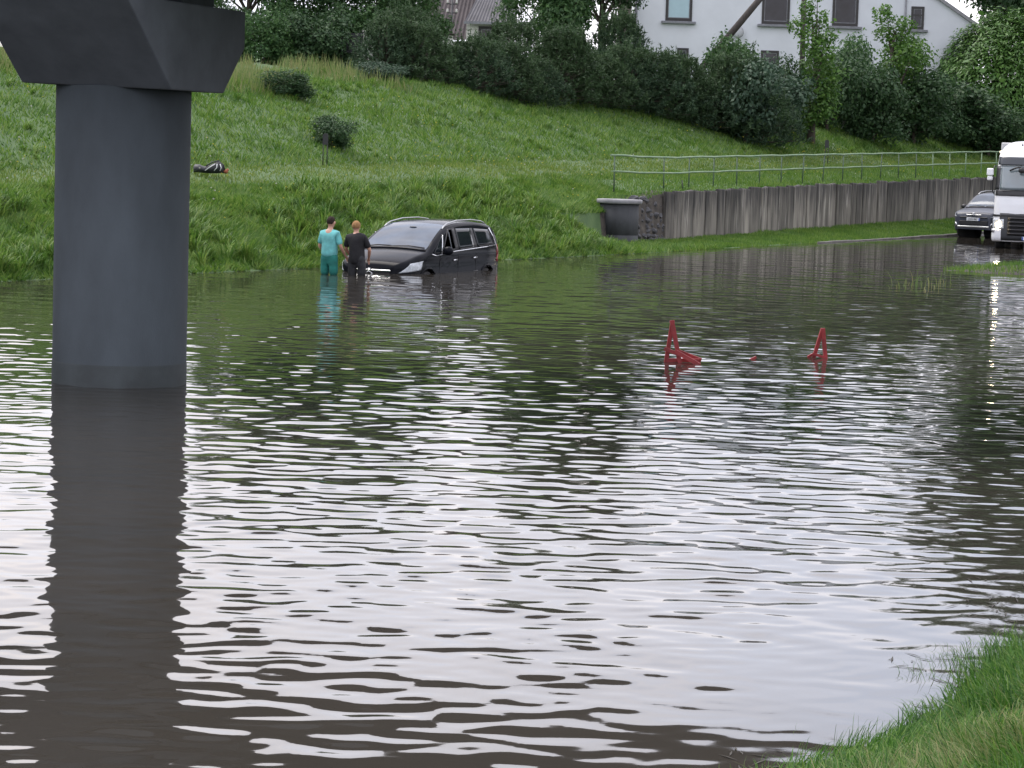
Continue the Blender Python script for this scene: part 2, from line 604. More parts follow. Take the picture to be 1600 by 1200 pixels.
# cap: trapezoid profile along rv, extruded along lv; slight crossfall
cap_prof = [(-0.72, 3.40), (0.72, 3.40), (1.32, 3.95), (1.32, 4.38), (-1.93, 4.38), (-1.325, 3.89)]
cm = MB()
L2 = 0.93
vs = []
for sgn in (-1, 1):
    for a, z in cap_prof:
        vs.append((rv * a + lv * (sgn * L2) + Vector((0, 0, z + 0.02 * sgn)))[:])
fs = [tuple(range(6)), tuple(reversed(range(6, 12)))] + [(i, i + 6, (i + 1) % 6 + 6, (i + 1) % 6) for i in range(6)]
cm.add(vs, fs)
M_CONC_LIT = pmat('lightened_cap_concrete', (0.085, 0.096, 0.112), 0.85, vary=0.22, scale=1.3, bump=0.12, bscale=60)  # pier concrete, paler here: bounce light on the cap put into the colour
cap = cm.build('pier_cap', M_CONC_LIT, bridge)
bv = cap.modifiers.new('bevel', 'BEVEL')
bv.width = 0.018
bv.segments = 2
Mb = Matrix(((lv.x, rv.x, 0, 0), (lv.y, rv.y, 0, 0), (0, 0, 1, 0), (0, 0, 0, 1)))
for a in (-0.7, 0.7):
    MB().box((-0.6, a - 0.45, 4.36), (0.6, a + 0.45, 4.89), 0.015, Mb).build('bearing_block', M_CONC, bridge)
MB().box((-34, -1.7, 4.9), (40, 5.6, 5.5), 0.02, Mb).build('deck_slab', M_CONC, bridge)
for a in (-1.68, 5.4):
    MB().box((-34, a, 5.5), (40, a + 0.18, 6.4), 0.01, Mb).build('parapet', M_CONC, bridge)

# ------------------------------------------------------------------ retaining wall of concrete slabs
def panel_material():
    m, n, l, b = new_mat('weathered_slab')
    b.inputs['Roughness'].default_value = 0.9
    tc = n.new('ShaderNodeTexCoord')
    oi = n.new('ShaderNodeObjectInfo')
    add = n.new('ShaderNodeVectorMath')
    add.operation = 'ADD'
    mul = n.new('ShaderNodeVectorMath')
    mul.operation = 'SCALE'
    comb = n.new('ShaderNodeCombineXYZ')
    for k in range(3):
        l.new(oi.outputs['Random'], comb.inputs[k])
    l.new(comb.outputs[0], mul.inputs[0])
    mul.inputs['Scale'].default_value = 37.0
    l.new(tc.outputs['Object'], add.inputs[0])
    l.new(mul.outputs[0], add.inputs[1])

    def ramp(noise_scale, stretch, stops, detail=5):
        mp = n.new('ShaderNodeMapping')
        mp.inputs['Scale'].default_value = stretch
        l.new(add.outputs[0], mp.inputs['Vector'])
        no = n.new('ShaderNodeTexNoise')
        no.inputs['Scale'].default_value = noise_scale
        no.inputs['Detail'].default_value = detail
        l.new(mp.outputs[0], no.inputs['Vector'])
        r = n.new('ShaderNodeValToRGB')
        el = r.color_ramp.elements
        while len(el) < len(stops):
            el.new(0.5)
        for i, (p, c) in enumerate(stops):
            el[i].position = p
            el[i].color = (*c, 1)
        l.new(no.outputs['Fac'], r.inputs['Fac'])
        return r.outputs['Color']
    base = ramp(3.0, (1, 1, 0.3), [(0.3, (0.072, 0.067, 0.058)), (0.5, (0.15, 0.138, 0.118)), (0.72, (0.235, 0.218, 0.185))])
    # white lime streaks, narrow and tall
    streak = ramp(7.0, (1.6, 1.6, 0.16), [(0.6, (0, 0, 0)), (0.68, (0.7, 0.7, 0.7))])
    mx = n.new('ShaderNodeMix')
    mx.data_type = 'RGBA'
    l.new(streak, mx.inputs[0])
    l.new(base, mx.inputs[6])
    mx.inputs[7].default_value = (0.42, 0.4, 0.36, 1)
    # black algae washed down from the top edge
    sep = n.new('ShaderNodeSeparateXYZ')
    l.new(tc.outputs['Object'], sep.inputs[0])
    alg = ramp(6.0, (1.2, 1.2, 0.25), [(0.3, (0, 0, 0)), (0.7, (1, 1, 1))])
    ma = n.new('ShaderNodeMath')
    ma.operation = 'MULTIPLY_ADD'
    l.new(alg, ma.inputs[0])
    ma.inputs[1].default_value = 0.8
    l.new(sep.outputs['Z'], ma.inputs[2])
    r3 = n.new('ShaderNodeValToRGB')
    r3.color_ramp.elements[0].position = 0.5
    r3.color_ramp.elements[0].color = (0, 0, 0, 1)
    r3.color_ramp.elements[1].position = 0.8
    r3.color_ramp.elements[1].color = (0.85, 0.85, 0.85, 1)
    sc_n = n.new('ShaderNodeMath')
    sc_n.operation = 'MULTIPLY'
    sc_n.inputs[1].default_value = 0.58
    l.new(ma.outputs[0], sc_n.inputs[0])
    l.new(sc_n.outputs[0], r3.inputs['Fac'])
    m2 = n.new('ShaderNodeMix')
    m2.data_type = 'RGBA'
    l.new(r3.outputs['Color'], m2.inputs[0])
    l.new(mx.outputs[2], m2.inputs[6])
    m2.inputs[7].default_value = (0.026, 0.025, 0.025, 1)
    # each slab its own tone
    hs = n.new('ShaderNodeHueSaturation')
    mr = n.new('ShaderNodeMapRange')
    mr.inputs['To Min'].default_value = 0.6
    mr.inputs['To Max'].default_value = 1.3
    l.new(oi.outputs['Random'], mr.inputs['Value'])
    l.new(mr.outputs[0], hs.inputs['Value'])
    l.new(m2.outputs[2], hs.inputs['Color'])
    l.new(hs.outputs[0], b.inputs['Base Color'])
    nb = n.new('ShaderNodeTexNoise')
    nb.inputs['Scale'].default_value = 22
    l.new(add.outputs[0], nb.inputs['Vector'])
    bp = n.new('ShaderNodeBump')
    bp.inputs['Strength'].default_value = 0.5
    bp.inputs['Distance'].default_value = 0.02
    l.new(nb.outputs['Fac'], bp.inputs['Height'])
    l.new(bp.outputs[0], b.inputs['Normal'])
    return m


M_SLAB = panel_material()
wall = thing('retaining_wall', 'weathered grey concrete slab retaining wall below the green railing', 'wall', (*to_xy(WALL_T0, WALL_S), 0))
bpy.context.view_layer.update()
wloc = Vector(wall.location)
slab_meshes = []
for k in range(4):
    bm = bmesh.new()
    bmesh.ops.create_cube(bm, size=1)
    bmesh.ops.translate(bm, vec=(0.5, 0, 0.5), verts=bm.verts)
    bmesh.ops.scale(bm, vec=(1, 0.12, 1), verts=bm.verts)
    bmesh.ops.bevel(bm, geom=bm.edges[:], offset=0.018, segments=1, affect='EDGES')
    for v in bm.verts:
        if v.co.z > 0.9:
            v.co.z += 0.02 * math.sin(v.co.x * 5 + k * 2) + random.uniform(-0.008, 0.008)
    me = bpy.data.meshes.new('panel')
    bm.to_mesh(me)
    bm.free()
    me.materials.append(M_SLAB)
    slab_meshes.append(me)
t = WALL_T0
i = 0
while t < WALL_T1:
    w = random.choice([0.5, 0.62, 0.85, 0.95, 0.95, 1.0])
    d = float(s0(t + 0.5) - s0(t - 0.5))
    ang = math.atan2(DY + DX * d, DX - DY * d)
    x, y = to_xy(t, WALL_S + s0(t) + random.uniform(-0.022, 0.022))
    zb = float(wall_base(t)) - 0.3
    h = float(wall_top(t)) - zb + random.uniform(-0.02, 0.035)
    o = link('panel', slab_meshes[i % 4], None, wall, Vector((x, y, zb)) - wloc, ang + random.uniform(-0.015, 0.015))
    o.rotation_euler.x = random.uniform(-0.012, 0.012)
    # the panel runs dist along the wall; its own joint is left open
    stretch = math.sqrt(1 + d * d)
    o.scale = (w * stretch - 0.045, 1, h)
    t += w
    i += 1
# dark backing seen through the open joints
bk = []
for t in np.arange(WALL_T0 + 0.1, WALL_T1, 1.0):
    x, y = to_xy(t, WALL_S + s0(t) + 0.07)
    bk.append([Vector((x, y, -0.2)) - wloc, Vector((x, y, float(wall_top(t)) - 0.08)) - wloc])
MB().grid(bk, False).build('backing', M_EARTH, wall)

# ------------------------------------------------------------------ railing
M_RAIL = pmat('green_rail_paint', (0.09, 0.17, 0.09), 0.55, vary=0.25, scale=5, bump=0.1, col2=(0.2, 0.27, 0.16), stretch=(0.6, 0.6, 3))
M_RAIL2 = pmat('dark_post_paint', (0.05, 0.085, 0.05), 0.55, vary=0.3, scale=5)
RAIL_S = 3.0
rail = thing('railing', 'pale green tubular steel railing along the top of the retaining wall', 'railing', (*to_xy(33, RAIL_S), 0))
rloc = Vector(rail.location)


def rail_pt(t, h):
    x, y = to_xy(t, RAIL_S + s0(t))
    z = float(np.interp(t, [30.2, 34, 76, 90], [1.72, 1.68, 2.42, 2.75]))
    return Vector((x, y, z + h + 0.012 * math.sin(t * 2.1))) - rloc


ts_ = [30.3] + list(np.arange(34.0, 84.5, 2.0))
for t in ts_:
    b0, b1 = rail_pt(t, -0.15), rail_pt(t, 0.93)
    lean = Vector((random.uniform(-0.03, 0.03), 0, 0))
    MB().tube([b0, b1 + lean], 0.022, 8).build('post', M_RAIL2 if t < 60 else M_RAIL, rail)
MB().tube([rail_pt(t, 0.94) for t in np.arange(30.0, 84.5, 1.0)], 0.03, 8).build('top_rail', M_RAIL, rail)
MB().tube([rail_pt(t, 0.46) for t in np.arange(30.2, 84.5, 1.0)], 0.028, 8).build('middle_rail', M_RAIL, rail)

# ------------------------------------------------------------------ concrete well
wp = at(966, 374, 75.2)
well = thing('concrete_well', 'dark round concrete well ring with pale overhanging lid beside the wall', 'well', (wp.x, wp.y, 0.0))
MB().lathe([(0.575, -0.4), (0.575, 0.34), (0.562, 0.345), (0.562, 0.355), (0.575, 0.36), (0.575, 1.26), (0.0, 1.26)], 40).build('ring', M_CONC2, well)
lid = MB()
lid.lathe([(0.0, 1.262), (0.64, 1.262), (0.67, 1.275), (0.675, 1.37), (0.655, 1.385), (0.0, 1.40)], 40)
lid.build('lid', M_CONC3, well)
# rubble beside it
M_STONE = pmat('rubble_stone', (0.075, 0.075, 0.08), 0.9, vary=0.45, scale=5, bump=0.6, bscale=20)
rub = thing('rubble_facing', 'dark rough stones stacked between the well and the slab wall', 'rubble', (*to_xy(32.2, 2.45 + s0(32.2)), 0))
rl = Vector(rub.location)
st_me = []
for k in range(4):
    bm = bmesh.new()
    bmesh.ops.create_icosphere(bm, subdivisions=2, radius=1)
    for v in bm.verts:
        v.co *= 1 + 0.28 * float(vnoise(v.co.x * 1.7 + k * 7, v.co.y * 1.7 + v.co.z * 2.3, 5))
        v.co.z *= 0.7
    me = bpy.data.meshes.new('stone')
    bm.to_mesh(me)
    bm.free()
    me.materials.append(M_STONE)
    st_me.append(me)
for row in range(9):
    for c in range(6):
        t = 31.1 + c * 0.36 + random.uniform(-0.08, 0.08)
        x, y = to_xy(t, 2.52 + s0(t) + random.uniform(-0.06, 0.06) + row * 0.03)
        o = link('stone', st_me[(row + c) % 4], None, rub, Vector((x, y, 0.1 + row * 0.155)) - rl)
        sc = random.uniform(0.1, 0.19)
        o.scale = (sc, sc, sc * 0.85)
        o.rotation_euler = (random.uniform(-.4, .4), random.uniform(-.4, .4), random.uniform(0, 6))

# ------------------------------------------------------------------ houses
M_WHITE = pmat('white_render', (0.53, 0.55, 0.58), 0.9, vary=0.05, scale=0.7, bump=0.15, bscale=60)
M_FRAME = pmat('dark_window_frame', (0.018, 0.016, 0.016), 0.5, vary=0.1)
M_SILL = pmat('grey_sill', (0.16, 0.165, 0.18), 0.6, vary=0.2, scale=8)
M_GLASS = pmat('window_glass', (0.022, 0.024, 0.032), 0.05, spec=0.3, vary=0.35, scale=1.2)
M_BLIND = pmat('pale_blind', (0.3, 0.42, 0.46), 0.5, vary=0.06, scale=2, spec=0.6)
M_ROOFG = pmat('grey_roof_edge', (0.2, 0.2, 0.21), 0.8, vary=0.2)
M_ROOFB = pmat('brown_corrugated_roof', (0.06, 0.05, 0.052), 0.85, vary=0.25, scale=1.5)
M_ROOFC = pmat('grey_corrugated_roof', (0.1, 0.098, 0.105), 0.8, vary=0.22, scale=1.5)
M_CREAM = pmat('pale_weatherboard', (0.5, 0.49, 0.46), 0.85, vary=0.12, scale=3)
HY = 130.0
hc = at(990, 60, HY)
house = thing('white_house', 'white rendered two storey house with dark framed windows behind the bushes', 'house', (hc.x, HY, 4.8))


def hx(px):
    return (px - 990) / FPX * HY * 1.0


def hz(py, px=1200):
    return at(px, py, HY).z - 4.8


W_R = hx(1510) + 0.15
ridge = (hx(1260), hz(-140))
eave_l, eave_r = hz(-45), hz(38, 1510)
DEP = 9.0
prof = [(0, -0.6), (W_R, -0.6), (W_R, eave_r), (ridge[0], ridge[1]), (0, eave_l)]
# front wall with window openings recessed: built as boxes between openings is unneeded, windows sit in raised frames
wm = MB()
vs = [(x, 0, z) for x, z in prof] + [(x, DEP, z) for x, z in prof]
fs = [(0, 1, 2, 3, 4), (9, 8, 7, 6, 5)] + [(i, i + 5, (i + 1) % 5 + 5, (i + 1) % 5) for i in range(5)]
wm.add(vs, [tuple(reversed(f)) for f in fs])
wm.build('wall', M_WHITE, house)


def slab_between(mb, p, q, th, y0, y1, over=0.25):
    (x0, z0), (x1, z1) = p, q
    d = Vector((x1 - x0, 0, z1 - z0)).normalized()
    nrm = Vector((-d.z, 0, d.x))
    a, b_ = Vector((x0, 0, z0)) - d * over, Vector((x1, 0, z1))
    pts = [a, b_, b_ + nrm * th, a + nrm * th]
    if nrm.z < 0:
        pts = [a, b_, b_ - nrm * th, a - nrm * th]
    vs = [(p_.x, y0, p_.z) for p_ in pts] + [(p_.x, y1, p_.z) for p_ in pts]
    mb.add(vs, [(0, 1, 2, 3), (7, 6, 5, 4), (0, 4, 5, 1), (1, 5, 6, 2), (2, 6, 7, 3), (3, 7, 4, 0)])


rf = MB()
slab_between(rf, (W_R, eave_r), ridge, 0.16, -0.18, DEP + 0.2)
slab_between(rf, (0, eave_l), ridge, 0.16, -0.18, DEP + 0.2)
rf.build('roof', M_ROOFG, house)


def house_window(parent, x0, x1, z0, z1, glass, sill=True, mull=None, yf=0.0):
    fr = MB()
    f = 0.12
    fr.box((x0, yf - 0.05, z0), (x0 + f, yf + 0.02, z1))
    fr.box((x1 - f, yf - 0.05, z0), (x1, yf + 0.02, z1))
    fr.box((x0 + f, yf - 0.05, z0), (x1 - f, yf + 0.02, z0 + f + 0.03))
    fr.box((x0 + f, yf - 0.05, z1 - f), (x1 - f, yf + 0.02, z1))
    if mull:
        zm = z0 + (z1 - z0) * mull
        fr.box((x0 + f, yf - 0.048, zm), (x1 - f, yf + 0.018, zm + 0.06))
    w = fr.build('window', M_FRAME, parent)
    # sash line and pane, set back
    sa = MB()
    g = f + 0.035
    for a_, b_, c_, d_ in ((x0 + f, x0 + g, z0 + f + .03, z1 - f), (x1 - g, x1 - f, z0 + f + .03, z1 - f), (x0 + g, x1 - g, z0 + f + .03, z0 + g + .03), (x0 + g, x1 - g, z1 - g, z1 - f)):
        sa.box((a_, yf - 0.03, c_), (b_, yf - 0.006, d_))
    sa.build('sash', M_SILL, w)
    MB().box((x0 + f, yf - 0.012, z0 + f), (x1 - f, yf - 0.004, z1 - f)).build('pane', glass, w)
    if sill:
        MB().box((x0 - 0.2, yf - 0.2, z0 - 0.13), (x1 + 0.2, yf - 0.003, z0 - 0.004), 0.012).build('sill', M_SILL, w)
    return w


house_window(house, hx(1038), hx(1079), hz(33, 1058), hz(-22, 1058), M_BLIND)
house_window(house, hx(1187), hx(1230), hz(38, 1208), hz(-20, 1208), M_GLASS)
house_window(house, hx(1296), hx(1336), hz(41, 1316), hz(-18, 1316), M_GLASS)
house_window(house, hx(1418), hx(1438), hz(46, 1428), hz(10, 1428), M_GLASS, True, 0.6)
house_window(house, hx(1058), hx(1076), hz(128, 1066), hz(75, 1066), M_GLASS)
house_window(house, hx(1188), hx(1216), hz(130, 1205), hz(79, 1205), M_GLASS)
MB().tube([(0.1, -0.08, -0.6), (0.1, -0.08, eave_l)], 0.055, 8).build('drainpipe', M_SILL, house)
MB().tube([(hx(1409), -0.07, -0.6), (hx(1409), -0.07, hz(-60, 1409))], 0.045, 8).build('drainpipe', M_SILL, house)
# satellite dish
dish = thing('satellite_dish', 'small round grey satellite dish on the white house wall behind the slanted pole', 'satellite dish', at(1153, 49, HY - 0.45))
Md = Matrix.Rotation(R(78), 4, 'X') @ Matrix.Rotation(R(12), 4, 'Y')
dm = MB()
dm.lathe([(0.0, 0.0), (0.14, -0.012), (0.26, -0.05), (0.33, -0.1), (0.335, -0.085), (0.26, -0.03), (0.14, 0.012), (0.0, 0.02)], 28, M=Md)
M_DISH = pmat('dish_paint', (0.33, 0.34, 0.35), 0.5, vary=0.1)
dm.build('reflector', M_DISH, dish)
MB().tube([(0, 0, 0), (0, 0.2, -0.05), (0, 0.44, -0.05)], 0.025, 6).tube([(0, 0, -0.33), (0, -0.35, -0.2)], 0.012, 6).build('arm', M_SILL, dish)

# neighbour's house with corrugated roofs
NY = 122.0


def nx(px, ref=690):
    return (px - ref) / FPX * NY


n0 = at(690, 60, NY)
nb = thing('brown_roofed_house', 'low house with brown and grey corrugated roofs partly hidden by pines', 'house', (n0.x, NY, 4.8))


def nz(py, px=700):
    return at(px, py, NY).z - 4.8


def corrugated(P00, P10, P11, P01, waves, amp):
    """roof sheet between four corners; the corrugation runs down the slope"""
    P00, P10, P11, P01 = map(Vector, (P00, P10, P11, P01))
    nrm = (P10 - P00).cross(P01 - P00).normalized()
    rows = []
    nw = waves * 6
    for j in range(4):
        v = j / 3
        row = []
        for i in range(nw + 1):
            u = i / nw
            p = (P00 * (1 - u) + P10 * u) * (1 - v) + (P01 * (1 - u) + P11 * u) * v
            row.append(p + nrm * (amp * math.cos(u * waves * 2 * math.pi)))
        rows.append(row)
    return MB().grid(rows)


zr, ze = nz(-70), nz(62)
corrugated((nx(640), 0, ze), (nx(800), 0, ze), (nx(800), 4.2, zr), (nx(678), 4.2, zr), 24, 0.03).build('roof', M_ROOFB, nb)
MB().box((nx(652), 0.5, -1), (nx(800), 4.0, ze - 0.05)).build('wall', M_CREAM, nb)
zr2, ze2 = nz(-48), nz(37, 760)
corrugated((nx(727), -1.9, ze2), (nx(806), -1.9, ze2), (nx(806), 1.6, zr2), (nx(762), 1.6, zr2), 16, 0.03).build('dormer_roof', M_ROOFC, nb)
MB().box((nx(725), -1.98, ze2 - 0.12), (nx(806), -1.86, ze2 - 0.0)).build('gutter', M_SILL, nb)
wall_d = MB().box((nx(729), -1.5, -1.0), (nx(803), 0.4, ze2 - 0.1)).build('dormer_wall', M_CREAM, nb)
for k in range(6):
    z = ze2 - 0.35 - k * 0.19
    MB().box((nx(729), -1.53, z), (nx(747), -1.503, z + 0.17)).build('board', M_CREAM, nb)
house_window(nb, nx(748), nx(770), ze2 - 1.35, ze2 - 0.2, M_GLASS, False, yf=-1.5)
# chimney pillar and aerial in front of it
pp = at(698, 70, 104)
pil = thing('gate_pillar', 'pale brick pillar with a dark cap among the pine tops', 'pillar', (pp.x, 104, 4.6))
zt = at(698, 55, 104).z - 4.6
for k in range(int(zt / 0.11)):
    zz = zt - 0.1 - k * 0.11
    if k > 10:
        break
    for j in range(2):
        off = 0.0 if k % 2 else 0.06
        MB().box((-0.24 + j * 0.245 - (0.0), -0.24 + off * 0.2, zz), (-0.002 + j * 0.245, 0.24, zz + 0.1), 0.006).build('brick', M_CREAM, pil)
MB().box((-0.22, -0.22, 0), (0.22, 0.22, zt - 0.02)).build('core', M_CONC3, pil)
MB().box((-0.32, -0.32, zt), (0.32, 0.32, zt + 0.07), 0.02).box((-0.22, -0.22, zt + 0.07), (0.22, 0.22, zt + 0.14), 0.03).build('cap', M_EARTH, pil)
M_STEEL = pmat('dark_steel', (0.03, 0.03, 0.033), 0.5, vary=0.2)
ap = at(705, 60, 116)
aer = thing('service_mast', 'thin dark mast with two insulator crossbars in front of the brown roof', 'mast', (ap.x, 116, 5.0))
zm = at(705, -6, 116).z - 5.0
MB().tube([(0, 0, 0), (0, 0, zm)], 0.045, 8).build('mast', M_STEEL, aer)
for py in (6, 20):
    z = at(705, py, 116).z - 5.0
    cb = MB().tube([(-0.22, 0, z), (0.22, 0, z)], 0.03, 6).build('crossbar', M_STEEL, aer)
    for sx in (-0.2, 0.2):
        MB().lathe([(0.0, 0.0), (0.04, 0.0), (0.06, 0.06), (0.035, 0.1), (0.055, 0.14), (0.0, 0.17)], 10, (sx, 0, z + 0.02)).build('insulator', M_CREAM, cb)
# dark board fence and pale post near the left trees
fp = at(549, 84, 92)
bf = thing('board_fence', 'short dark board fence panel half hidden among the trees', 'fence', (fp.x, 92, fp.z))
M_DKWOOD = pmat('dark_boards', (0.022, 0.022, 0.026), 0.8, vary=0.3, scale=3, stretch=(0.3, 1, 1))
for k in range(5):
    MB().box((-0.37, -0.02, 0.02 + k * 0.145), (0.37, 0.02, 0.15 + k * 0.145), 0.006).build('board', M_DKWOOD, bf)
for sx in (-0.36, 0.36):
    MB().box((sx - 0.03, 0.022, -0.5), (sx + 0.03, 0.08, 0.76)).build('post', M_DKWOOD, bf)
gp = at(575, 66, 92.3)
tag(MB().box((-0.17, -0.15, -1.0), (0.17, 0.15, 0.34), 0.03).box((-0.2, -0.18, 0.341), (0.2, 0.18, 0.4), 0.02).build('concrete_post', M_CREAM, None, loc=gp), 'squat pale concrete post beside the dark board fence', 'post')
# striped wooden wall at the left end of the white house
sp = at(986, 70, 129.0)
sh = thing('timber_shed', 'narrow grey brown timber boarded wall left of the white house', 'shed', (sp.x - 0.6, 128.8, 4.8))
M_WOOD = pmat('grey_timber', (0.1, 0.088, 0.075), 0.85, vary=0.35, scale=5, stretch=(3, 3, 0.2), bump=0.3)
for k in range(5):
    MB().box((-0.1 + k * 0.135, 0 + 0.012 * (k % 2), 0), (0.025 + k * 0.135, 0.04 + 0.012 * (k % 2), 6.2), 0.006).build('board', M_WOOD, sh)
MB().box((-0.08, 0.06, 0), (0.55, 1.5, 6.1)).build('core', M_WOOD, sh)

# utility pole with a slanted brace
up = at(1257, 40, 112.0)
M_POLE = pmat('tarred_pole', (0.045, 0.038, 0.034), 0.85, vary=0.3, scale=4, stretch=(4, 4, 0.3))
pole = thing('utility_pole', 'brown wooden utility pole with a long slanted brace crossing the white house', 'utility pole', (up.x, 112.0, 4.9))
top = at(1259, -105, 112.0) - Vector((up.x, 112.0, 4.9))
MB().tube([(0, 0, -0.4), top], [0.13, 0.09], 12).build('pole', M_POLE, pole)
j1 = at(1256, -82, 112.0) - Vector((up.x, 112.0, 4.9))
j0 = at(1185, 2, 111.6) - Vector((up.x, 112.0, 4.9))
dirb = (j0 - j1)
MB().tube([j1 + Vector((-0.05, -0.2, 0)), j1 + dirb * 2.35 + Vector((0, -0.2, 0))], [0.12, 0.165], 12).build('brace', M_POLE, pole)

# ------------------------------------------------------------------ small things on the far bank
M_BLACK = pmat('black_paint', (0.012, 0.013, 0.014), 0.55, vary=0.2)


def marker_post(px, py, Y, hgt, label):
    p = at(px, py, Y)
    z = float(ground_z(p.x, Y))
    r = thing('marker_post', label, 'marker post', (p.x, Y, z), 0, 'black marker posts on the bank')
    for sx in (-0.055, 0.055):
        MB().tube([(sx, 0, -0.2), (sx, 0, hgt - 0.1)], 0.016, 6).build('rod', M_BLACK, r)
    pl = MB()
    pts = [(-0.075, hgt - 0.3), (0.075, hgt - 0.3), (0.075, hgt - 0.06)] + [(0.075 * math.cos(a), hgt - 0.06 + 0.07 * math.sin(a)) for a in np.linspace(0.3, 2.84, 7)] + [(-0.075, hgt - 0.06)]
    nn = len(pts)
    pl.add([(x, -0.02, z_) for x, z_ in pts] + [(x, 0.02, z_) for x, z_ in pts], [tuple(range(nn)), tuple(reversed(range(nn, 2 * nn)))] + [(i, i + nn, (i + 1) % nn + nn, (i + 1) % nn) for i in range(nn)])
    pl.build('plate', M_BLACK, r)


marker_post(508, 240, 69.5, 0.9, 'black two legged marker post below the small round bush')
marker_post(1291, 252, 99.5, 0.95, 'black two legged marker post behind the railing, under the maples')
MB_stake = MB().tube([(0, 0, -0.1), (-0.04, 0, 0.33)], 0.018, 6)
q = at(1067, 298, 80.6)
tag(MB_stake.build('stake', M_BLACK, None, loc=(q.x, q.y, q.z)), 'short dark stake leaning on the edge of the slab wall', 'stake')

# bag
bp_ = at(328, 268, 63.0)
bag = thing('sports_bag', 'black and white sports bag with an orange end lying on the grass path', 'bag', (bp_.x, 63.0, float(ground_z(bp_.x, 63.0)) + 0.1), R(8))
M_BAG = pmat('black_nylon', (0.012, 0.014, 0.017), 0.5, vary=0.3, scale=10, bump=0.4, bscale=18)
M_BAGW = pmat('white_piping', (0.5, 0.52, 0.52), 0.6, vary=0.1)
M_ORANGE = pmat('orange_cloth', (0.26, 0.08, 0.035), 0.8, vary=0.3, scale=10)
secs = [(-0.40, 0.05, 0.08), (-0.36, 0.12, 0.10), (-0.25, 0.13, 0.10), (-0.14, 0.10, 0.08), (-0.02, 0.12, 0.10), (0.12, 0.15, 0.135), (0.22, 0.15, 0.15), (0.30, 0.11, 0.12), (0.34, 0.04, 0.08)]
rows = []
for x, ry, rz in secs:
    rows.append([(x, ry * math.cos(a), rz + rz * math.sin(a) * (1 + 0.08 * math.sin(a * 3 + x * 9))) for a in np.linspace(0, 2 * math.pi, 17)])
MB().grid(rows).build('bag_body', M_BAG, bag)
for xs in ((-0.12, -0.02, 0.12), (0.1, 0.16, 0.17), (0.24, 0.27, 0.24)):
    x0, x1, x2 = xs
    MB().tube([(x0, -0.13, 0.06), (x1, -0.165, 0.14), (x2, -0.14, 0.23)], 0.012, 6).build('piping', M_BAGW, bag)
MB().tube([(-0.1, -0.05, 0.17), (0.05, -0.05, 0.27), (0.2, -0.04, 0.31), (0.33, -0.04, 0.2), (0.36, -0.05, 0.08)], 0.018, 6).build('strap', M_BAG, bag)
MB().ball((0.385, -0.02, 0.05), (0.06, 0.08, 0.055)).ball((0.43, 0.0, 0.09), (0.035, 0.05, 0.035)).build('end_cloth', M_ORANGE, bag)
# ------------------------------------------------------------------ plants
def blades_mesh(name, P, H, W, yaw, lean, near=False):
    """P (n,3) roots; H heights; W widths; yaw facing; lean (n,2) tip offset as a share of the height"""
    n_ = len(P)
    rx, ry = np.cos(yaw) * W / 2, np.sin(yaw) * W / 2
    lx, ly = lean[:, 0] * H, lean[:, 1] * H
    hz_ = H * np.sqrt(np.clip(1 - np.minimum((lean ** 2).sum(1), 0.93), 0.07, 1))
    z0 = np.zeros(n_)
    if near:
        V = np.stack([
            np.stack([P[:, 0] - rx, P[:, 1] - ry, P[:, 2] - 0.02], -1),
            np.stack([P[:, 0] + rx, P[:, 1] + ry, P[:, 2] - 0.02], -1),
            np.stack([P[:, 0] + lx * 0.18 + rx * .85, P[:, 1] + ly * 0.18 + ry * .85, P[:, 2] + hz_ * 0.5], -1),
            np.stack([P[:, 0] + lx * 0.18 - rx * .85, P[:, 1] + ly * 0.18 - ry * .85, P[:, 2] + hz_ * 0.5], -1),
            np.stack([P[:, 0] + lx * 0.55 + rx * .55, P[:, 1] + ly * 0.55 + ry * .55, P[:, 2] + hz_ * 0.86], -1),
            np.stack([P[:, 0] + lx * 0.55 - rx * .55, P[:, 1] + ly * 0.55 - ry * .55, P[:, 2] + hz_ * 0.86], -1),
            np.stack([P[:, 0] + lx, P[:, 1] + ly, P[:, 2] + hz_ * 0.95], -1)], 1)
        b0 = np.arange(n_)[:, None] * 7
        F = np.concatenate([b0 + np.array(f) for f in ([0, 1, 2], [0, 2, 3], [3, 2, 4], [3, 4, 5], [5, 4, 6])], 0)
    else:
        V = np.stack([
            np.stack([P[:, 0] - rx, P[:, 1] - ry, P[:, 2] - 0.03], -1),
            np.stack([P[:, 0] + rx, P[:, 1] + ry, P[:, 2] - 0.03], -1),
            np.stack([P[:, 0] + lx, P[:, 1] + ly, P[:, 2] + hz_], -1)], 1)
        F = np.arange(n_)[:, None] * 3 + np.array([[0, 1, 2]])
    return mesh_np(name, V.reshape(-1, 3), F)


def scatter_ts(n_, t0, t1, a, b_):
    t = rng.uniform(t0, t1, n_)
    sp_ = rng.uniform(a, b_, n_)
    X, Y = to_xy(t, sp_ + s0(t))
    return t, sp_, X, Y, land(t, sp_)


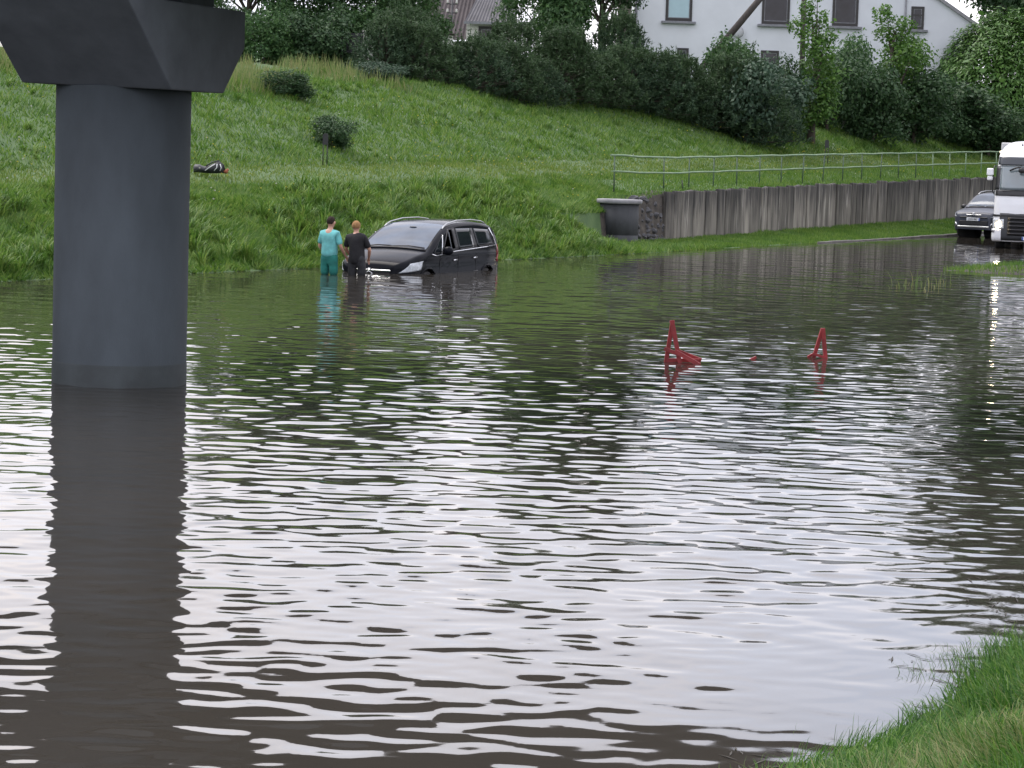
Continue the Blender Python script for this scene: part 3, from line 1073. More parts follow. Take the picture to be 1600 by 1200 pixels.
def far_grass(name, label, n_, t0, t1, a, b_, h0, h1, w, mat, matted, keep=None):
    t, sp_, X, Y, Zg = scatter_ts(n_, t0, t1, a, b_)
    # only what the place shows from the road side: drop what is far outside the view
    k = np.abs(X / Y) < 0.235
    k &= Zg > -0.03
    if keep is not None:
        k &= keep(t, sp_, X, Y)
    t, sp_, X, Y, Zg = t[k], sp_[k], X[k], Y[k], Zg[k]
    n_ = len(t)
    clump = 0.75 + 0.5 * fbm(X * 1.1, Y * 1.1, 51, 2)
    H = rng.uniform(h0, h1, n_) * clump
    ang = 2.4 * fbm(X * 1.3, Y * 1.3, 61, 2) * math.pi + rng.normal(0, 0.8, n_)
    mag = np.clip(matted * (0.7 + 0.6 * rng.random(n_)), 0, 0.95)
    lean = np.stack([np.cos(ang) * mag, np.sin(ang) * mag - 0.15 * matted], -1)
    me = blades_mesh(name, np.stack([X, Y, Zg], -1), H, np.full(n_, w) * rng.uniform(0.6, 1.4, n_), rng.uniform(-0.8, 0.8, n_), lean)
    o = link(name, me, mat)
    o['kind'] = 'stuff'
    return tag(o, label, 'grass')


def off_bare(t, sp_, X, Y):
    bare = (t > 29.0) & (t < 33.6) & (sp_ > 1.4) & (sp_ < 3.0 - 0.15 * np.abs(t - 31.2)) & (rng.random(len(t)) > 0.12)
    return ~bare


far_grass('bank_grass', 'long matted green grass on the lower bank above the water', 170000, -14, 32, 0.0, 4.8, 0.12, 0.34, 0.042, M_GRASS, 0.8, off_bare)
far_grass('path_grass', 'short green grass on the level path', 60000, -14, 90, 4.4, 7.4, 0.05, 0.18, 0.034, M_PATH, 0.5)
far_grass('slope_grass', 'rough green grass on the upper slope', 160000, -16, 92, 7.0, 15.5, 0.12, 0.32, 0.042, M_GRASS, 0.65)
far_grass('verge_grass', 'short green grass between the wall and the kerb', 50000, 31, 72, 0.05, 2.4, 0.05, 0.16, 0.026, M_GRASS, 0.4)
far_grass('terrace_grass', 'short green grass behind the slab wall', 46000, 27, 90, 2.5, 5.2, 0.05, 0.2, 0.028, M_GRASS, 0.4)


def crest(t, sp_, X, Y):
    return (t < 33 + 3 * vnoise(sp_, t, 3)) & (vnoise(X * 0.35, Y * 0.35, 15) > -0.35)


far_grass('dry_grass', 'tall straw coloured dry grass along the crest of the slope', 11000, 8, 36, 12.2, 18.0, 0.3, 0.75, 0.03, M_STRAW, 0.3, crest)



def tussocks(name, label, n_, per, t0, t1, a, b_, h0, h1, mat, keep=None):
    """drooping tufts that break up the sward"""
    t, sp_, X, Y, Zg = scatter_ts(n_, t0, t1, a, b_)
    k = (np.abs(X / Y) < 0.235) & (Zg > 0.03) & (vnoise(X * 0.45, Y * 0.45, 23) > -0.25)
    if keep is not None:
        k &= keep(t, sp_, X, Y)
    X, Y, Zg = X[k], Y[k], Zg[k]
    m_ = len(X)
    hh = rng.uniform(h0, h1, m_)
    main = rng.uniform(0, 2 * math.pi, m_)
    X, Y, Zg, hh, main = (np.repeat(q_, per) for q_ in (X, Y, Zg, hh, main))
    n2 = len(X)
    ang = main + rng.normal(0, 1.0, n2)
    off = rng.random(n2) * hh * 0.45
    mag = np.clip(rng.normal(0.75, 0.18, n2), 0.2, 0.95)
    P = np.stack([X + np.cos(ang) * off, Y + np.sin(ang) * off, Zg + 0.02 * rng.random(n2)], -1)
    lean = np.stack([np.cos(ang) * mag, np.sin(ang) * mag], -1)
    me = blades_mesh(name, P, hh * rng.uniform(0.5, 1.15, n2), rng.uniform(0.02, 0.04, n2), ang + math.pi / 2, lean, True)
    o = link(name, me, mat)
    o['kind'] = 'stuff'
    tag(o, label, 'grass')


tussocks('bank_tussocks', 'drooping tufts of long grass on the lower bank', 1500, 34, -14, 25.5, 0.3, 4.6, 0.25, 0.55, M_GRASS, off_bare)
tussocks('slope_tussocks', 'drooping tufts of long grass on the upper slope', 600, 22, -14, 70, 7.2, 15, 0.18, 0.36, M_GRASS)

# grass of the island on the right
u = rng.uniform(9.5, 24, 26000)
v = rng.uniform(63.5, 71.5, 26000)
zi = ground_z(u, v)
k = (zi > 0.0) & (u / v < 0.24)
u, v, zi = u[k], v[k], zi[k]
o = link('island_grass', blades_mesh('island_grass', np.stack([u, v, zi], -1), rng.uniform(0.05, 0.17, len(u)), rng.uniform(0.015, 0.03, len(u)), rng.uniform(-0.8, 0.8, len(u)), rng.normal(0, 0.35, (len(u), 2))), M_GRASS)
o['kind'] = 'stuff'
tag(o, 'short yellowish green grass on the low island right', 'grass')

# wild flowers: tiny heads on the bank
def flowers(name, label, n_, colour, s_a, s_b):
    t, sp_, X, Y, Zg = scatter_ts(n_, -12, 60, s_a, s_b)
    k = (np.abs(X / Y) < 0.23) & (vnoise(X * 0.5, Y * 0.5, 91) > 0.0) & ~((t > 31) & (sp_ < 2.7))
    X, Y, Zg = X[k], Y[k], Zg[k]
    r = rng.uniform(0.014, 0.028, len(X))
    c = np.stack([X, Y, Zg + rng.uniform(0.2, 0.42, len(X))], -1)
    offs = np.array([[1, -0.2, 0], [0, -0.5, 0.8], [-1, -0.2, 0], [0, 0.3, -0.8], [0, -0.9, 0]])
    V = c[:, None, :] + offs[None] * r[:, None, None]
    F = np.concatenate([np.arange(len(X))[:, None] * 5 + np.array(f) for f in ([0, 1, 4], [1, 2, 4], [2, 3, 4], [3, 0, 4])], 0)
    o = link(name, mesh_np(name, V.reshape(-1, 3), F), colour)
    o['kind'] = 'stuff'
    tag(o, label, 'flowers')


flowers('yellow_flowers', 'tiny yellow wild flowers dotted over the far bank', 800, pmat('yellow_petal', (0.45, 0.42, 0.05), 0.7), 2.0, 12)
flowers('white_flowers', 'tiny white wild flowers dotted over the far bank', 450, pmat('white_petal', (0.5, 0.5, 0.42), 0.7), 1.5, 13)

# near bank grass, lower right
def near_patch(n_, s_lo, s_hi, t_lo, t_hi):
    t = rng.uniform(t_lo, t_hi, n_)
    sa = rng.uniform(s_lo, s_hi, n_)
    X, Y = to_xy(t, sa)
    return X, Y, ground_z(X, Y)


def near_grass(name, label, n_, s_lo, s_hi, h0, h1, w, mat, zmin, leanm, extra=None):
    X, Y, Zg = near_patch(n_, s_lo, s_hi, -31, -14)
    k = (Zg > zmin) & (X / np.maximum(Y, 1) < 0.26) & (X / np.maximum(Y, 1) > 0.02) & (Y > 8.0)
    if extra is not None:
        k &= extra(X, Y, Zg)
    X, Y, Zg = X[k], Y[k], Zg[k]
    m_ = len(X)
    ang = 1.6 * fbm(X * 1.2, Y * 1.2, 71, 2) * math.pi + rng.normal(0, 0.7, m_) + 2.4
    mag = np.clip(leanm * (0.5 + rng.random(m_)), 0, 0.93)
    lean = np.stack([np.cos(ang) * mag, np.sin(ang) * mag], -1)
    H = rng.uniform(h0, h1, m_) * (0.7 + 0.5 * fbm(X * 1.5, Y * 1.5, 81, 2))
    me = blades_mesh(name, np.stack([X, Y, Zg], -1), H, rng.uniform(0.6, 1.3, m_) * w, rng.uniform(-1.4, 1.4, m_), lean, True)
    o = link(name, me, mat)
    o['kind'] = 'stuff'
    return tag(o, label, 'grass')


near_grass('near_grass', 'lush green grass on the near bank, lower right', 120000, -33, -27.2, 0.07, 0.26, 0.0065, M_GRASS_NEAR, -0.03, 0.85)
near_grass('near_undergrowth', 'short broad blades at the foot of the near bank grass', 60000, -33, -27.4, 0.03, 0.09, 0.011, M_GRASS_NEAR, -0.01, 0.5)


def in_straw(X, Y, Zg):
    t, s = to_ts(X, Y)
    return (np.abs(s + 29.5 + 0.15 * vnoise(t * 0.5, t * 0, 4)) < 0.24) | (np.random.default_rng(3).random(len(X)) < 0.03)


near_grass('near_straw', 'flattened dry straw lying across the near bank grass', 60000, -31, -28.6, 0.1, 0.3, 0.005, M_STRAW, 0.05, 0.93, in_straw)


def sparse(X, Y, Zg):
    return vnoise(X * 2.2, Y * 2.2, 19) > 0.15


near_grass('drowned_grass', 'sparse thin stalks poking out of the water by the near bank', 30000, -28.6, -26.8, 0.1, 0.3, 0.004, M_GRASS_NEAR, -0.35, 0.55, sparse)
# floating bits of reed
X, Y, Zg = near_patch(1500, -28.6, -27.0, -31, -14)
k = (Zg < 0.02) & (np.abs(X / Y) < 0.25) & (vnoise(X * 1.6, Y * 1.6, 29) > 0.12)
X, Y = X[k], Y[k]
m_ = len(X)
yw = rng.uniform(0, 3.1, m_)
ln = rng.uniform(0.02, 0.1, m_)
V = np.stack([np.stack([X - np.cos(yw) * ln, Y - np.sin(yw) * ln, np.full(m_, 0.003)], -1),
              np.stack([X + 0.006 * np.sin(yw), Y - 0.006 * np.cos(yw), np.full(m_, 0.005)], -1),
              np.stack([X + np.cos(yw) * ln, Y + np.sin(yw) * ln, np.full(m_, 0.003)], -1),
              np.stack([X - 0.006 * np.sin(yw), Y + 0.006 * np.cos(yw), np.full(m_, 0.006)], -1)], 1)
o = link('floating_debris', mesh_np('floating_debris', V.reshape(-1, 3), np.arange(m_)[:, None] * 4 + np.array([[0, 1, 2, 3]])), pmat('wet_reed', (0.03, 0.026, 0.018), 0.6, vary=0.4))
o['kind'] = 'stuff'
tag(o, 'bits of reed and twig floating off the near bank', 'debris')

# weeds standing in the shallows in front of the island
def weed(px, py, hgt, label, n_):
    p = on_z(px, py)
    P = np.stack([p.x + rng.normal(0, 0.22, n_), p.y + rng.normal(0, 0.5, n_), np.full(n_, -0.02)], -1)
    me = blades_mesh('weed', P, rng.uniform(0.25, 1.0, n_) * hgt, np.full(n_, 0.018), rng.uniform(-1, 1, n_), rng.normal(0, 0.4, (n_, 2)), True)
    me.transform(Matrix.Translation((-p.x, -p.y, 0)))
    o = tag(link('weed', me, M_STRAW, None, (p.x, p.y, 0)), label, 'weed', 'weeds in the shallows')
    o['kind'] = 'stuff'


weed(1438, 447, 0.45, 'largest clump of green weed standing in the shallows near the island', 20)
weed(1472, 444, 0.32, 'pale weed clump standing in the shallows nearest the island tip', 10)
weed(1405, 450, 0.22, 'small weed clump in the shallows farthest from the island', 8)

# ---- trees and bushes
M_BARK = pmat('bark', (0.06, 0.048, 0.038), 0.9, vary=0.3, scale=6, bump=0.5, stretch=(1, 1, 0.3))
M_LEAF_MAPLE = leaf_mat('maple_leaves', [(0.04, 0.1, 0.02), (0.068, 0.15, 0.028), (0.105, 0.2, 0.036)], 0.4)
M_LEAF_DARK = leaf_mat('dark_bush_leaves', [(0.02, 0.05, 0.02), (0.034, 0.076, 0.028), (0.055, 0.105, 0.038)], 0.3)
M_LEAF_BLUE = leaf_mat('bluish_bush_leaves', [(0.026, 0.055, 0.034), (0.042, 0.08, 0.048), (0.065, 0.11, 0.066)], 0.3)
M_LEAF_LAUREL = leaf_mat('laurel_leaves', [(0.04, 0.1, 0.02), (0.065, 0.145, 0.03), (0.1, 0.195, 0.042)], 0.25, rough=0.4)
M_NEEDLE = leaf_mat('pine_needles', [(0.022, 0.05, 0.026), (0.038, 0.075, 0.038), (0.066, 0.108, 0.052)], 0.25)
M_NEEDLE_L = leaf_mat('light_conifer_needles', [(0.03, 0.06, 0.026), (0.045, 0.085, 0.035), (0.065, 0.11, 0.045)], 0.3)
M_LEAF_MIX = leaf_mat('garden_tree_leaves', [(0.028, 0.072, 0.024), (0.048, 0.108, 0.034), (0.074, 0.145, 0.044)], 0.35)


def rand_dirs(n_, r_):
    d = r_.normal(size=(n_, 3))
    return d / np.linalg.norm(d, axis=1)[:, None]


def leaves_np(C, N, U, size, aspect=0.6):
    """one four-sided leaf at each centre: N leaf normal, U leaf axis"""
    U = U - N * (U * N).sum(1)[:, None]
    U = U / (np.linalg.norm(U, axis=1)[:, None] + 1e-9)
    S_ = np.cross(N, U)
    sz = size[:, None]
    V = np.stack([C - U * sz, C + S_ * sz * aspect - U * sz * 0.1, C + U * sz, C - S_ * sz * aspect - U * sz * 0.1], 1)
    return V.reshape(-1, 3)


def crown_mesh(name, clumps, per, size, seed, droop=0.3, fill=0.35):
    """clumps: list of (center, radii). leaves sit in a ragged shell round each clump"""
    r_ = np.random.default_rng(seed)
    Vs = []
    for c, rad in clumps:
        vol = (rad[0] * rad[1] * rad[2]) ** (2 / 3)
        n_ = max(30, int(per * vol))
        d = rand_dirs(n_, r_)
        rr = np.clip(1 - fill * r_.random(n_) ** 1.3 + 0.12 * r_.normal(size=n_), 0.2, 1.3)
        rr *= 1 + 0.22 * np.sin(d[:, 0] * 5 + seed) * np.cos(d[:, 2] * 6 + c[0]) + 0.12 * np.sin(d[:, 1] * 9 + d[:, 0] * 7)
        C = np.array(c) + d * rr[:, None] * np.array(rad)
        N = d + 0.7 * r_.normal(size=(n_, 3)) + np.array([0, 0, 0.35])
        N /= np.linalg.norm(N, axis=1)[:, None]
        U = r_.normal(size=(n_, 3)) + np.array([0, 0, -droop * 2]) + d * 0.6
        Vs.append(leaves_np(C, N, U, size * r_.uniform(0.6, 1.35, n_)))
    V = np.concatenate(Vs)
    return mesh_np(name, V, np.arange(len(V)).reshape(-1, 4))


def limb_mesh(base_r, height, ends, seed):
    r_ = random.Random(seed)
    mb = MB()
    n_ = 6
    tr = [Vector((0.08 * math.sin(i * 1.3 + seed) * i / n_, 0.08 * math.cos(i * 1.7 + seed) * i / n_, height * i / n_ - (0.3 if i == 0 else 0))) for i in range(n_ + 1)]
    mb.tube(tr, [base_r * (1 - 0.75 * i / n_) for i in range(n_ + 1)], 8)
    for e in ends:
        e = Vector(e)
        k = min(n_ - 1, max(1, int(n_ * min(0.9, max(0.15, (e.z * 0.6) / height)))))
        a = tr[k]
        mid = (a + e) / 2 + Vector((0, 0, -0.08 * (e - a).length))
        rr = base_r * (1 - 0.75 * k / n_) * 0.6
        mb.tube([a, mid, e], [rr, rr * 0.6, rr * 0.2], 6)
    return mb.mesh('trunk')


def leafy_meshes(shape, per, size, seed, height, spread, droop=0.3):
    """returns (crown mesh, trunk mesh) of a unit plant; shape: 'column', 'round', 'spreading'"""
    r_ = random.Random(seed)
    cl = []
    if shape == 'column':
        for i in range(15):
            z = height * (0.12 + 0.85 * (i / 14))
            w = spread * (0.95 * math.sin(math.pi * min(1, 0.18 + 0.74 * i / 14)) + 0.1)
            a = r_.uniform(0, 6.28)
            off = w * r_.uniform(0.15, 0.62)
            rad = w * r_.uniform(0.36, 0.56)
            cl.append(((off * math.cos(a), off * math.sin(a), z), (rad, rad, rad * r_.uniform(0.75, 1.15))))
    elif shape == 'round':
        for i in range(13):
            a = r_.uniform(0, 6.28)
            zf = r_.uniform(0.2, 0.82)
            w = spread * math.sqrt(max(0.08, 1 - ((zf - 0.42) / 0.6) ** 2))
            off = w * r_.uniform(0.3, 0.72)
            rad = spread * r_.uniform(0.28, 0.46)
            cl.append(((off * math.cos(a), off * math.sin(a), max(height * zf, rad * 0.8)), (rad, rad, rad * 0.85)))
        cl.append(((0, 0, height * 0.45), (spread * 0.6, spread * 0.6, height * 0.42)))
    else:
        for i in range(20):
            a = r_.uniform(0, 6.28)
            zf = r_.uniform(0.35, 0.93)
            w = spread * math.sqrt(max(0.1, 1 - ((zf - 0.6) / 0.45) ** 2))
            off = w * r_.uniform(0.25, 0.8)
            rad = spread * r_.uniform(0.24, 0.4)
            cl.append(((off * math.cos(a), off * math.sin(a), height * zf), (rad, rad, rad * 0.8)))
    cr = crown_mesh('crown', cl, per, size, seed, droop)
    tk = limb_mesh(height * 0.028, height * 0.8, [c for c, _ in cl][::2], seed)
    tk.materials.append(M_BARK)
    return cr, tk


def Y_at(px, sp_):
    """depth at which the line of sight of column px reaches road offset sp_"""
    lo, hi = 40.0, 160.0
    for _ in range(50):
        mid = (lo + hi) / 2
        t, s = to_ts(at(px, 200, mid).x, mid)
        if s - s0(t) < sp_:
            lo = mid
        else:
            hi = mid
    return lo


def plant(name, label, cat, meshes, mat, px, Y, scale, py=None, rot=0.0, group=None, z=None, sq=(1, 1, 1)):
    if Y < 40:
        Y = Y_at(px, Y)
    p = at(px, 200, Y)
    zz = float(ground_z(p.x, Y)) - 0.08 if z is None else z
    r = thing(name, label, cat, (p.x, Y, zz), rot, group)
    cr, tk = meshes
    o = bpy.data.objects.new('crown', cr)
    COL.objects.link(o)
    o.parent = r
    if len(cr.materials) == 0:
        cr.materials.append(mat)
    if cr.materials[0] != mat:
        o.material_slots[0].link = 'OBJECT'
        o.material_slots[0].material = mat
    t_ = bpy.data.objects.new('trunk', tk)
    COL.objects.link(t_)
    t_.parent = r
    s_ = scale
    r.scale = (s_ * sq[0], s_ * sq[1], s_ * sq[2])
    return r


def pine_meshes(seed, height=3.0, spread=1.5, n_sh=850):
    """bushy pine: many upright candle shoots, each a bottle brush of needles"""
    r_ = np.random.default_rng(seed)
    tris = []
    mb = MB()
    mb.tube([(0, 0, -0.3), (0.03, 0.02, height * 0.9)], [0.07, 0.02], 6)
    # upright leaders make the spiky top
    shoots = []
    for i in range(n_sh):
        zf = r_.random() ** 0.85
        w = spread * (1 - 0.62 * zf ** 1.6) * (0.55 + 0.45 * min(1, zf * 5 + 0.3))
        a = r_.uniform(0, 2 * math.pi)
        w *= 1 + 0.2 * math.sin(3 * a + seed) + 0.12 * math.sin(7 * a + zf * 9)
        rr = w * (1 - 0.5 * r_.random() ** 2)
        base = np.array([rr * math.cos(a), rr * math.sin(a), height * zf * 0.86])
        up = np.array([0.55 * math.cos(a) * (1 - zf), 0.55 * math.sin(a) * (1 - zf), 0.7 + 0.4 * zf]) + 0.22 * r_.normal(size=3)
        up /= np.linalg.norm(up)
        L = r_.uniform(0.2, 0.38) * (0.8 + 0.5 * zf)
        shoots.append((base, up, L))
    for i in range(26):
        a = r_.uniform(0, 2 * math.pi)
        rr = spread * r_.uniform(0, 0.55)
        shoots.append((np.array([rr * math.cos(a), rr * math.sin(a), height * r_.uniform(0.7, 0.93)]), np.array([0.1 * r_.normal(), 0.1 * r_.normal(), 1.0]), r_.uniform(0.4, 0.8)))
    for k_ in range(0, len(shoots), 14):
        b_ = shoots[k_][0]
        mb.tube([(0, 0, max(0.1, b_[2] * 0.6)), tuple(b_)], [0.025, 0.008], 5, cap=False)
    for base, up, L in shoots:
        n_ = 18
        f = r_.random(n_)
        c = base + np.outer(f * L, up)
        d = rand_dirs(n_, r_) + up * 0.7
        d /= np.linalg.norm(d, axis=1)[:, None]
        ln = r_.uniform(0.09, 0.17, n_)[:, None]
        sd = np.cross(d, rand_dirs(n_, r_))
        sd /= np.linalg.norm(sd, axis=1)[:, None] + 1e-9
        w = 0.022
        tris.append(np.stack([c - sd * w, c + sd * w, c + d * ln], 1))
        # the shoot itself
        s2 = np.cross(up, [0.3, 1, 0.2])
        s2 /= np.linalg.norm(s2)
        tris.append(np.array([[base - s2 * 0.018, base + s2 * 0.018, base + up * L * 1.15]]))
    V = np.concatenate([t_.reshape(-1, 3) for t_ in tris])
    me = mesh_np('crown', V, np.arange(len(V)).reshape(-1, 3))
    # young shoots at the top are a lighter green
    zc = V.reshape(-1, 3, 3)[:, :, 2].mean(1) / height
    young = (zc + 0.12 * r_.normal(size=len(zc)) > 0.72)
    me.materials.append(M_NEEDLE)
    me.materials.append(M_NEEDLE_L)
    me.polygons.foreach_set('material_index', young.astype(np.int32))
    tk = mb.mesh('trunk')
    tk.materials.append(M_BARK)
    return me, tk


PINES = [pine_meshes(101), pine_meshes(102, 2.8, 1.6), pine_meshes(103, 3.2, 1.35), pine_meshes(104, 2.6, 1.7)]
G_P = 'pines planted in a row on the slope'
ORD = ['first', 'second', 'third', 'fourth', 'fifth', 'sixth', 'seventh', 'eighth', 'ninth', 'tenth', 'eleventh', 'twelfth', 'thirteenth', 'fourteenth', 'fifteenth']
# (px, depth, scale, variant)
pine_spots = [(600, 88, 0.95), (648, 88.5, 0.9), (700, 89.5, 0.8), (742, 90, 0.92), (790, 91, 0.9), (832, 92, 0.98),
              (880, 94, 1.05), (925, 95.5, 1.12), (972, 97, 1.2), (1015, 98, 1.05), (1058, 98.5, 1.3), (1098, 99, 0.95), (1150, 100, 1.3), (1192, 100, 1.25)]
for i, (px, Y, sc) in enumerate(pine_spots):
    plant('pine_tree', f'bushy pine, {ORD[i]} from the left in the pine row', 'pine', PINES[i % 4], M_NEEDLE_L if i in (1, 4, 6, 7, 10, 12) else M_NEEDLE, px, Y, sc * (0.74 + 0.13 * math.sin(i * 2.3)), rot=i * 1.3, group=G_P, sq=(1.25, 1.25, 1.0))
# fuller pines behind, lighter
plant('pine_tree', 'lighter green pine standing behind the row below the brown roof', 'pine', PINES[0], M_NEEDLE_L, 628, 93, 0.9, rot=0.4, sq=(1.15, 1.15, 0.98))
plant('pine_tree', 'light green rounded pine just left of the big garden tree', 'pine', PINES[3], M_NEEDLE_L, 795, 98, 0.95, rot=2.4)
plant('pine_tree', 'pale green round pine in front of the big garden tree', 'pine', PINES[1], M_NEEDLE_L, 884, 97.5, 0.8, rot=1.4)
plant('pine_tree', 'tall dark pine at the left corner of the white house', 'pine', PINES[2], M_NEEDLE, 962, 101, 1.05, rot=0.9)

ROUND = [leafy_meshes('round', 2100, 0.052, 31, 2.0, 1.15), leafy_meshes('round', 2100, 0.052, 32, 2.0, 1.2)]
COLUMN = [leafy_meshes('column', 1700, 0.062, 41, 5.4, 1.2, 0.5), leafy_meshes('column', 1700, 0.062, 42, 5.2, 1.5, 0.5)]
TREE = [leafy_meshes('spreading', 1100, 0.08, 51, 7.0, 3.0), leafy_meshes('spreading', 1100, 0.08, 52, 7.0, 2.8)]

plant('bush', 'wide low dark bush high on the left slope', 'bush', ROUND[0], M_LEAF_DARK, 447, 77.0, 0.72, sq=(1.25, 1.0, 0.62))
plant('bush', 'small round dark bush above the black marker post', 'bush', ROUND[1], M_LEAF_DARK, 518, 72.0, 0.62, sq=(1.0, 1.0, 0.85))
plant('bush', 'grey green leafy bush at the left end of the pine row', 'bush', ROUND[1], M_LEAF_BLUE, 590, 85.0, 0.55, sq=(1.5, 1.0, 0.7))
plant('bush', 'big bluish dark bush at the right end of the pine row', 'bush', ROUND[0], M_LEAF_BLUE, 1165, 8.3, 1.6, sq=(0.95, 0.95, 1.08), rot=1.0)
plant('bush', 'lighter green bush between the slanted pole brace and the tall maple', 'bush', ROUND[1], M_LEAF_MIX, 1140, 10.5, 1.4, sq=(1, 1, 1.25), rot=2.0)
plant('bush', 'dark bush filling the gap behind the tall narrow maple', 'bush', ROUND[0], M_LEAF_DARK, 1222, 9.6, 1.2, rot=2.5, sq=(0.9, 1, 1.3))
plant('maple_tree', 'tall narrow bright green maple in front of the white house', 'tree', COLUMN[0], M_LEAF_MAPLE, 1268, 8.2, 1.13, rot=0.6, sq=(1.22, 1.22, 1.0))
plant('maple_tree', 'broad maple with light patches in front of the small house window', 'tree', COLUMN[1], M_LEAF_MAPLE, 1390, 9.5, 1.12, rot=1.9, sq=(1.3, 1.3, 1.02))
plant('bush', 'dark leafy bush under the broad maple, left side', 'bush', ROUND[1], M_LEAF_DARK, 1340, 9.0, 1.5, sq=(1.0, 1, 1.35), rot=0.2)
plant('bush', 'dark leafy bush under the broad maple, right side', 'bush', ROUND[0], M_LEAF_DARK, 1428, 8.6, 1.9, sq=(1.15, 1, 0.95), rot=1.1)
plant('bush', 'green bush between the two maples', 'bush', ROUND[0], M_LEAF_MIX, 1318, 10.5, 1.6, sq=(0.9, 0.9, 1.3), rot=0.7)
plant('bush', 'dark bush at the foot of the big domed hedge', 'bush', ROUND[1], M_LEAF_DARK, 1500, 8.6, 2.0, sq=(1.4, 1, 0.8), rot=2.0)
plant('bush', 'dark bush behind the truck cab roof', 'bush', ROUND[0], M_LEAF_DARK, 1590, 8.6, 2.1, sq=(1.3, 1, 0.85), rot=2.8)

# big domed laurel hedge: overlapping drooping leaves
def dome_meshes(seed):
    r_ = np.random.default_rng(seed)
    n_ = 32000
    a = r_.uniform(0, 2 * math.pi, n_)
    cz = r_.random(n_) ** 0.8
    el = np.arcsin(cz)
    d = np.stack([np.cos(a) * np.cos(el), np.sin(a) * np.cos(el), np.sin(el)], -1)
    rad = np.array([2.9, 2.6, 4.6])
    lump = 1 + 0.05 * np.sin(a * 5) * np.cos(el * 7) + 0.025 * r_.normal(size=n_)
    C = d * rad * lump[:, None] * (1 - 0.07 * r_.random(n_))[:, None]
    N = d + 0.35 * r_.normal(size=(n_, 3)) + np.array([0, 0, 0.5])
    N /= np.linalg.norm(N, axis=1)[:, None]
    U = d * 0.6 + np.array([0, 0, -0.9]) + 0.45 * r_.normal(size=(n_, 3))
    V = leaves_np(C, N, U, r_.uniform(0.06, 0.115, n_), 0.36)
    inner = crown_mesh('tmp', [((0, 0, 2.0), (2.3, 2.1, 2.2))], 260, 0.13, seed)
    tk = limb_mesh(0.14, 3.6, [(1.4, 0, 2.6), (-1.4, 0.3, 2.8), (0.2, -1.3, 3.0), (0.3, 1.2, 2.6), (-0.8, -0.9, 3.2)], seed)
    tk.materials.append(M_BARK)
    n4 = len(inner.vertices)
    vi = np.empty(n4 * 3, np.float32)
    inner.vertices.foreach_get('co', vi)
    bpy.data.meshes.remove(inner)
    V = np.concatenate([V, vi.reshape(-1, 3)])
    return mesh_np('crown', V, np.arange(len(V)).reshape(-1, 4)), tk


plant('laurel_hedge', 'huge clipped dome of glossy green leaves right of the white house', 'hedge', dome_meshes(61), M_LEAF_LAUREL, 1566, 9.0, 1.42, rot=0.3)

# trees behind
bt = [(385, 93, 0.66, 0, 'leafy tree just right of the pier cap on the skyline'),
      (450, 95, 0.70, 1, 'dense dark tree above the dry grass, second from the pier'),
      (520, 96, 0.72, 0, 'tall leafy tree left of the dark board fence'),
      (585, 96, 0.74, 1, 'dark tree reaching above the frame right of the board fence'),
      (630, 99, 0.62, 0, 'lighter tree touching the left edge of the brown roof'),
      (880, 105, 1.0, 1, 'big garden tree between the brown roof and the white house'),
      (852, 107, 0.72, 0, 'light garden tree touching the right end of the grey roof'),
      (935, 106, 0.92, 0, 'dark garden tree close to the white house corner'),
      (1556, 152, 2.35, 1, 'tall dark tree behind the domed hedge, left of the pair'),
      (1630, 150, 2.7, 0, 'tall dark tree behind the domed hedge at the right edge')]
for i, (px, Y, sc, k_, lab) in enumerate(bt):
    plant('garden_tree', lab, 'tree', TREE[k_], M_LEAF_MIX if i not in (1, 7, 8, 9) else M_LEAF_DARK, px, Y, sc, rot=i * 0.9, group='garden trees on the skyline', sq=(1, 1, 1.05))
# low shrubs that close the gap under the skyline trees
for i, (px, Y, sc, lab) in enumerate([(410, 90, 0.95, 'dark shrub under the skyline trees nearest the pier'), (480, 91, 1.0, 'dark shrub under the skyline trees, above the wide bush'), (535, 93.5, 1.0, 'dark shrub behind the board fence'), (360, 91, 1.0, 'dark shrub half hidden behind the pier cap'), (445, 92.5, 1.2, 'tall dark shrub in the middle under the skyline trees'), (510, 93, 1.2, 'tall dark shrub just left of the board fence'), (572, 94, 1.2, 'tall dark shrub just right of the board fence'), (615, 96, 1.25, 'dark shrub left of the brown roofed house')]):
    plant('shrub', lab, 'shrub', ROUND[i % 2], M_LEAF_DARK if i % 2 else M_LEAF_MIX, px, Y, sc * 1.05, rot=i, group='shrubs under the skyline trees', sq=(1.2, 1, 1.05))

# more of the hillside thicket, right
for i, (px, sp_, sc, k_, sqz, lab) in enumerate([
        (1200, 9.2, 1.5, 1, 1.0, 'bluish dark bush just left of the tall narrow maple'),
        (1292, 9.6, 1.5, 0, 1.15, 'dark bush just right of the tall narrow maple'),
        (1365, 8.4, 1.6, 1, 0.9, 'low dark bush below the broad maple, nearest the railing'),
        (1462, 9.0, 1.5, 0, 1.0, 'dark bush between the broad maple and the domed hedge'),
        (1545, 7.6, 1.8, 1, 0.8, 'low dark bush above the railing left of the truck roof')]):
    plant('bush', lab, 'bush', ROUND[k_], M_LEAF_DARK if i != 0 else M_LEAF_BLUE, px, sp_, sc, rot=i * 1.7, sq=(1.05, 1, sqz), group='dark bushes of the hillside thicket')
for i, (x, y, sc) in enumerate([(33, 128, 2.4), (38, 112, 2.2), (46, 120, 2.6), (44, 98, 2.3), (54, 104, 2.6), (56, 88, 2.4)]):
    r = plant('roadside_tree', 'tall tree beyond the right edge, seen only as a dark reflection', 'tree', TREE[i % 2], M_LEAF_MIX, 800, 100.0, sc, rot=i * 1.1, group='trees beyond the right edge')
    r.location = (x, y, float(ground_z(x, y)) - 0.2)
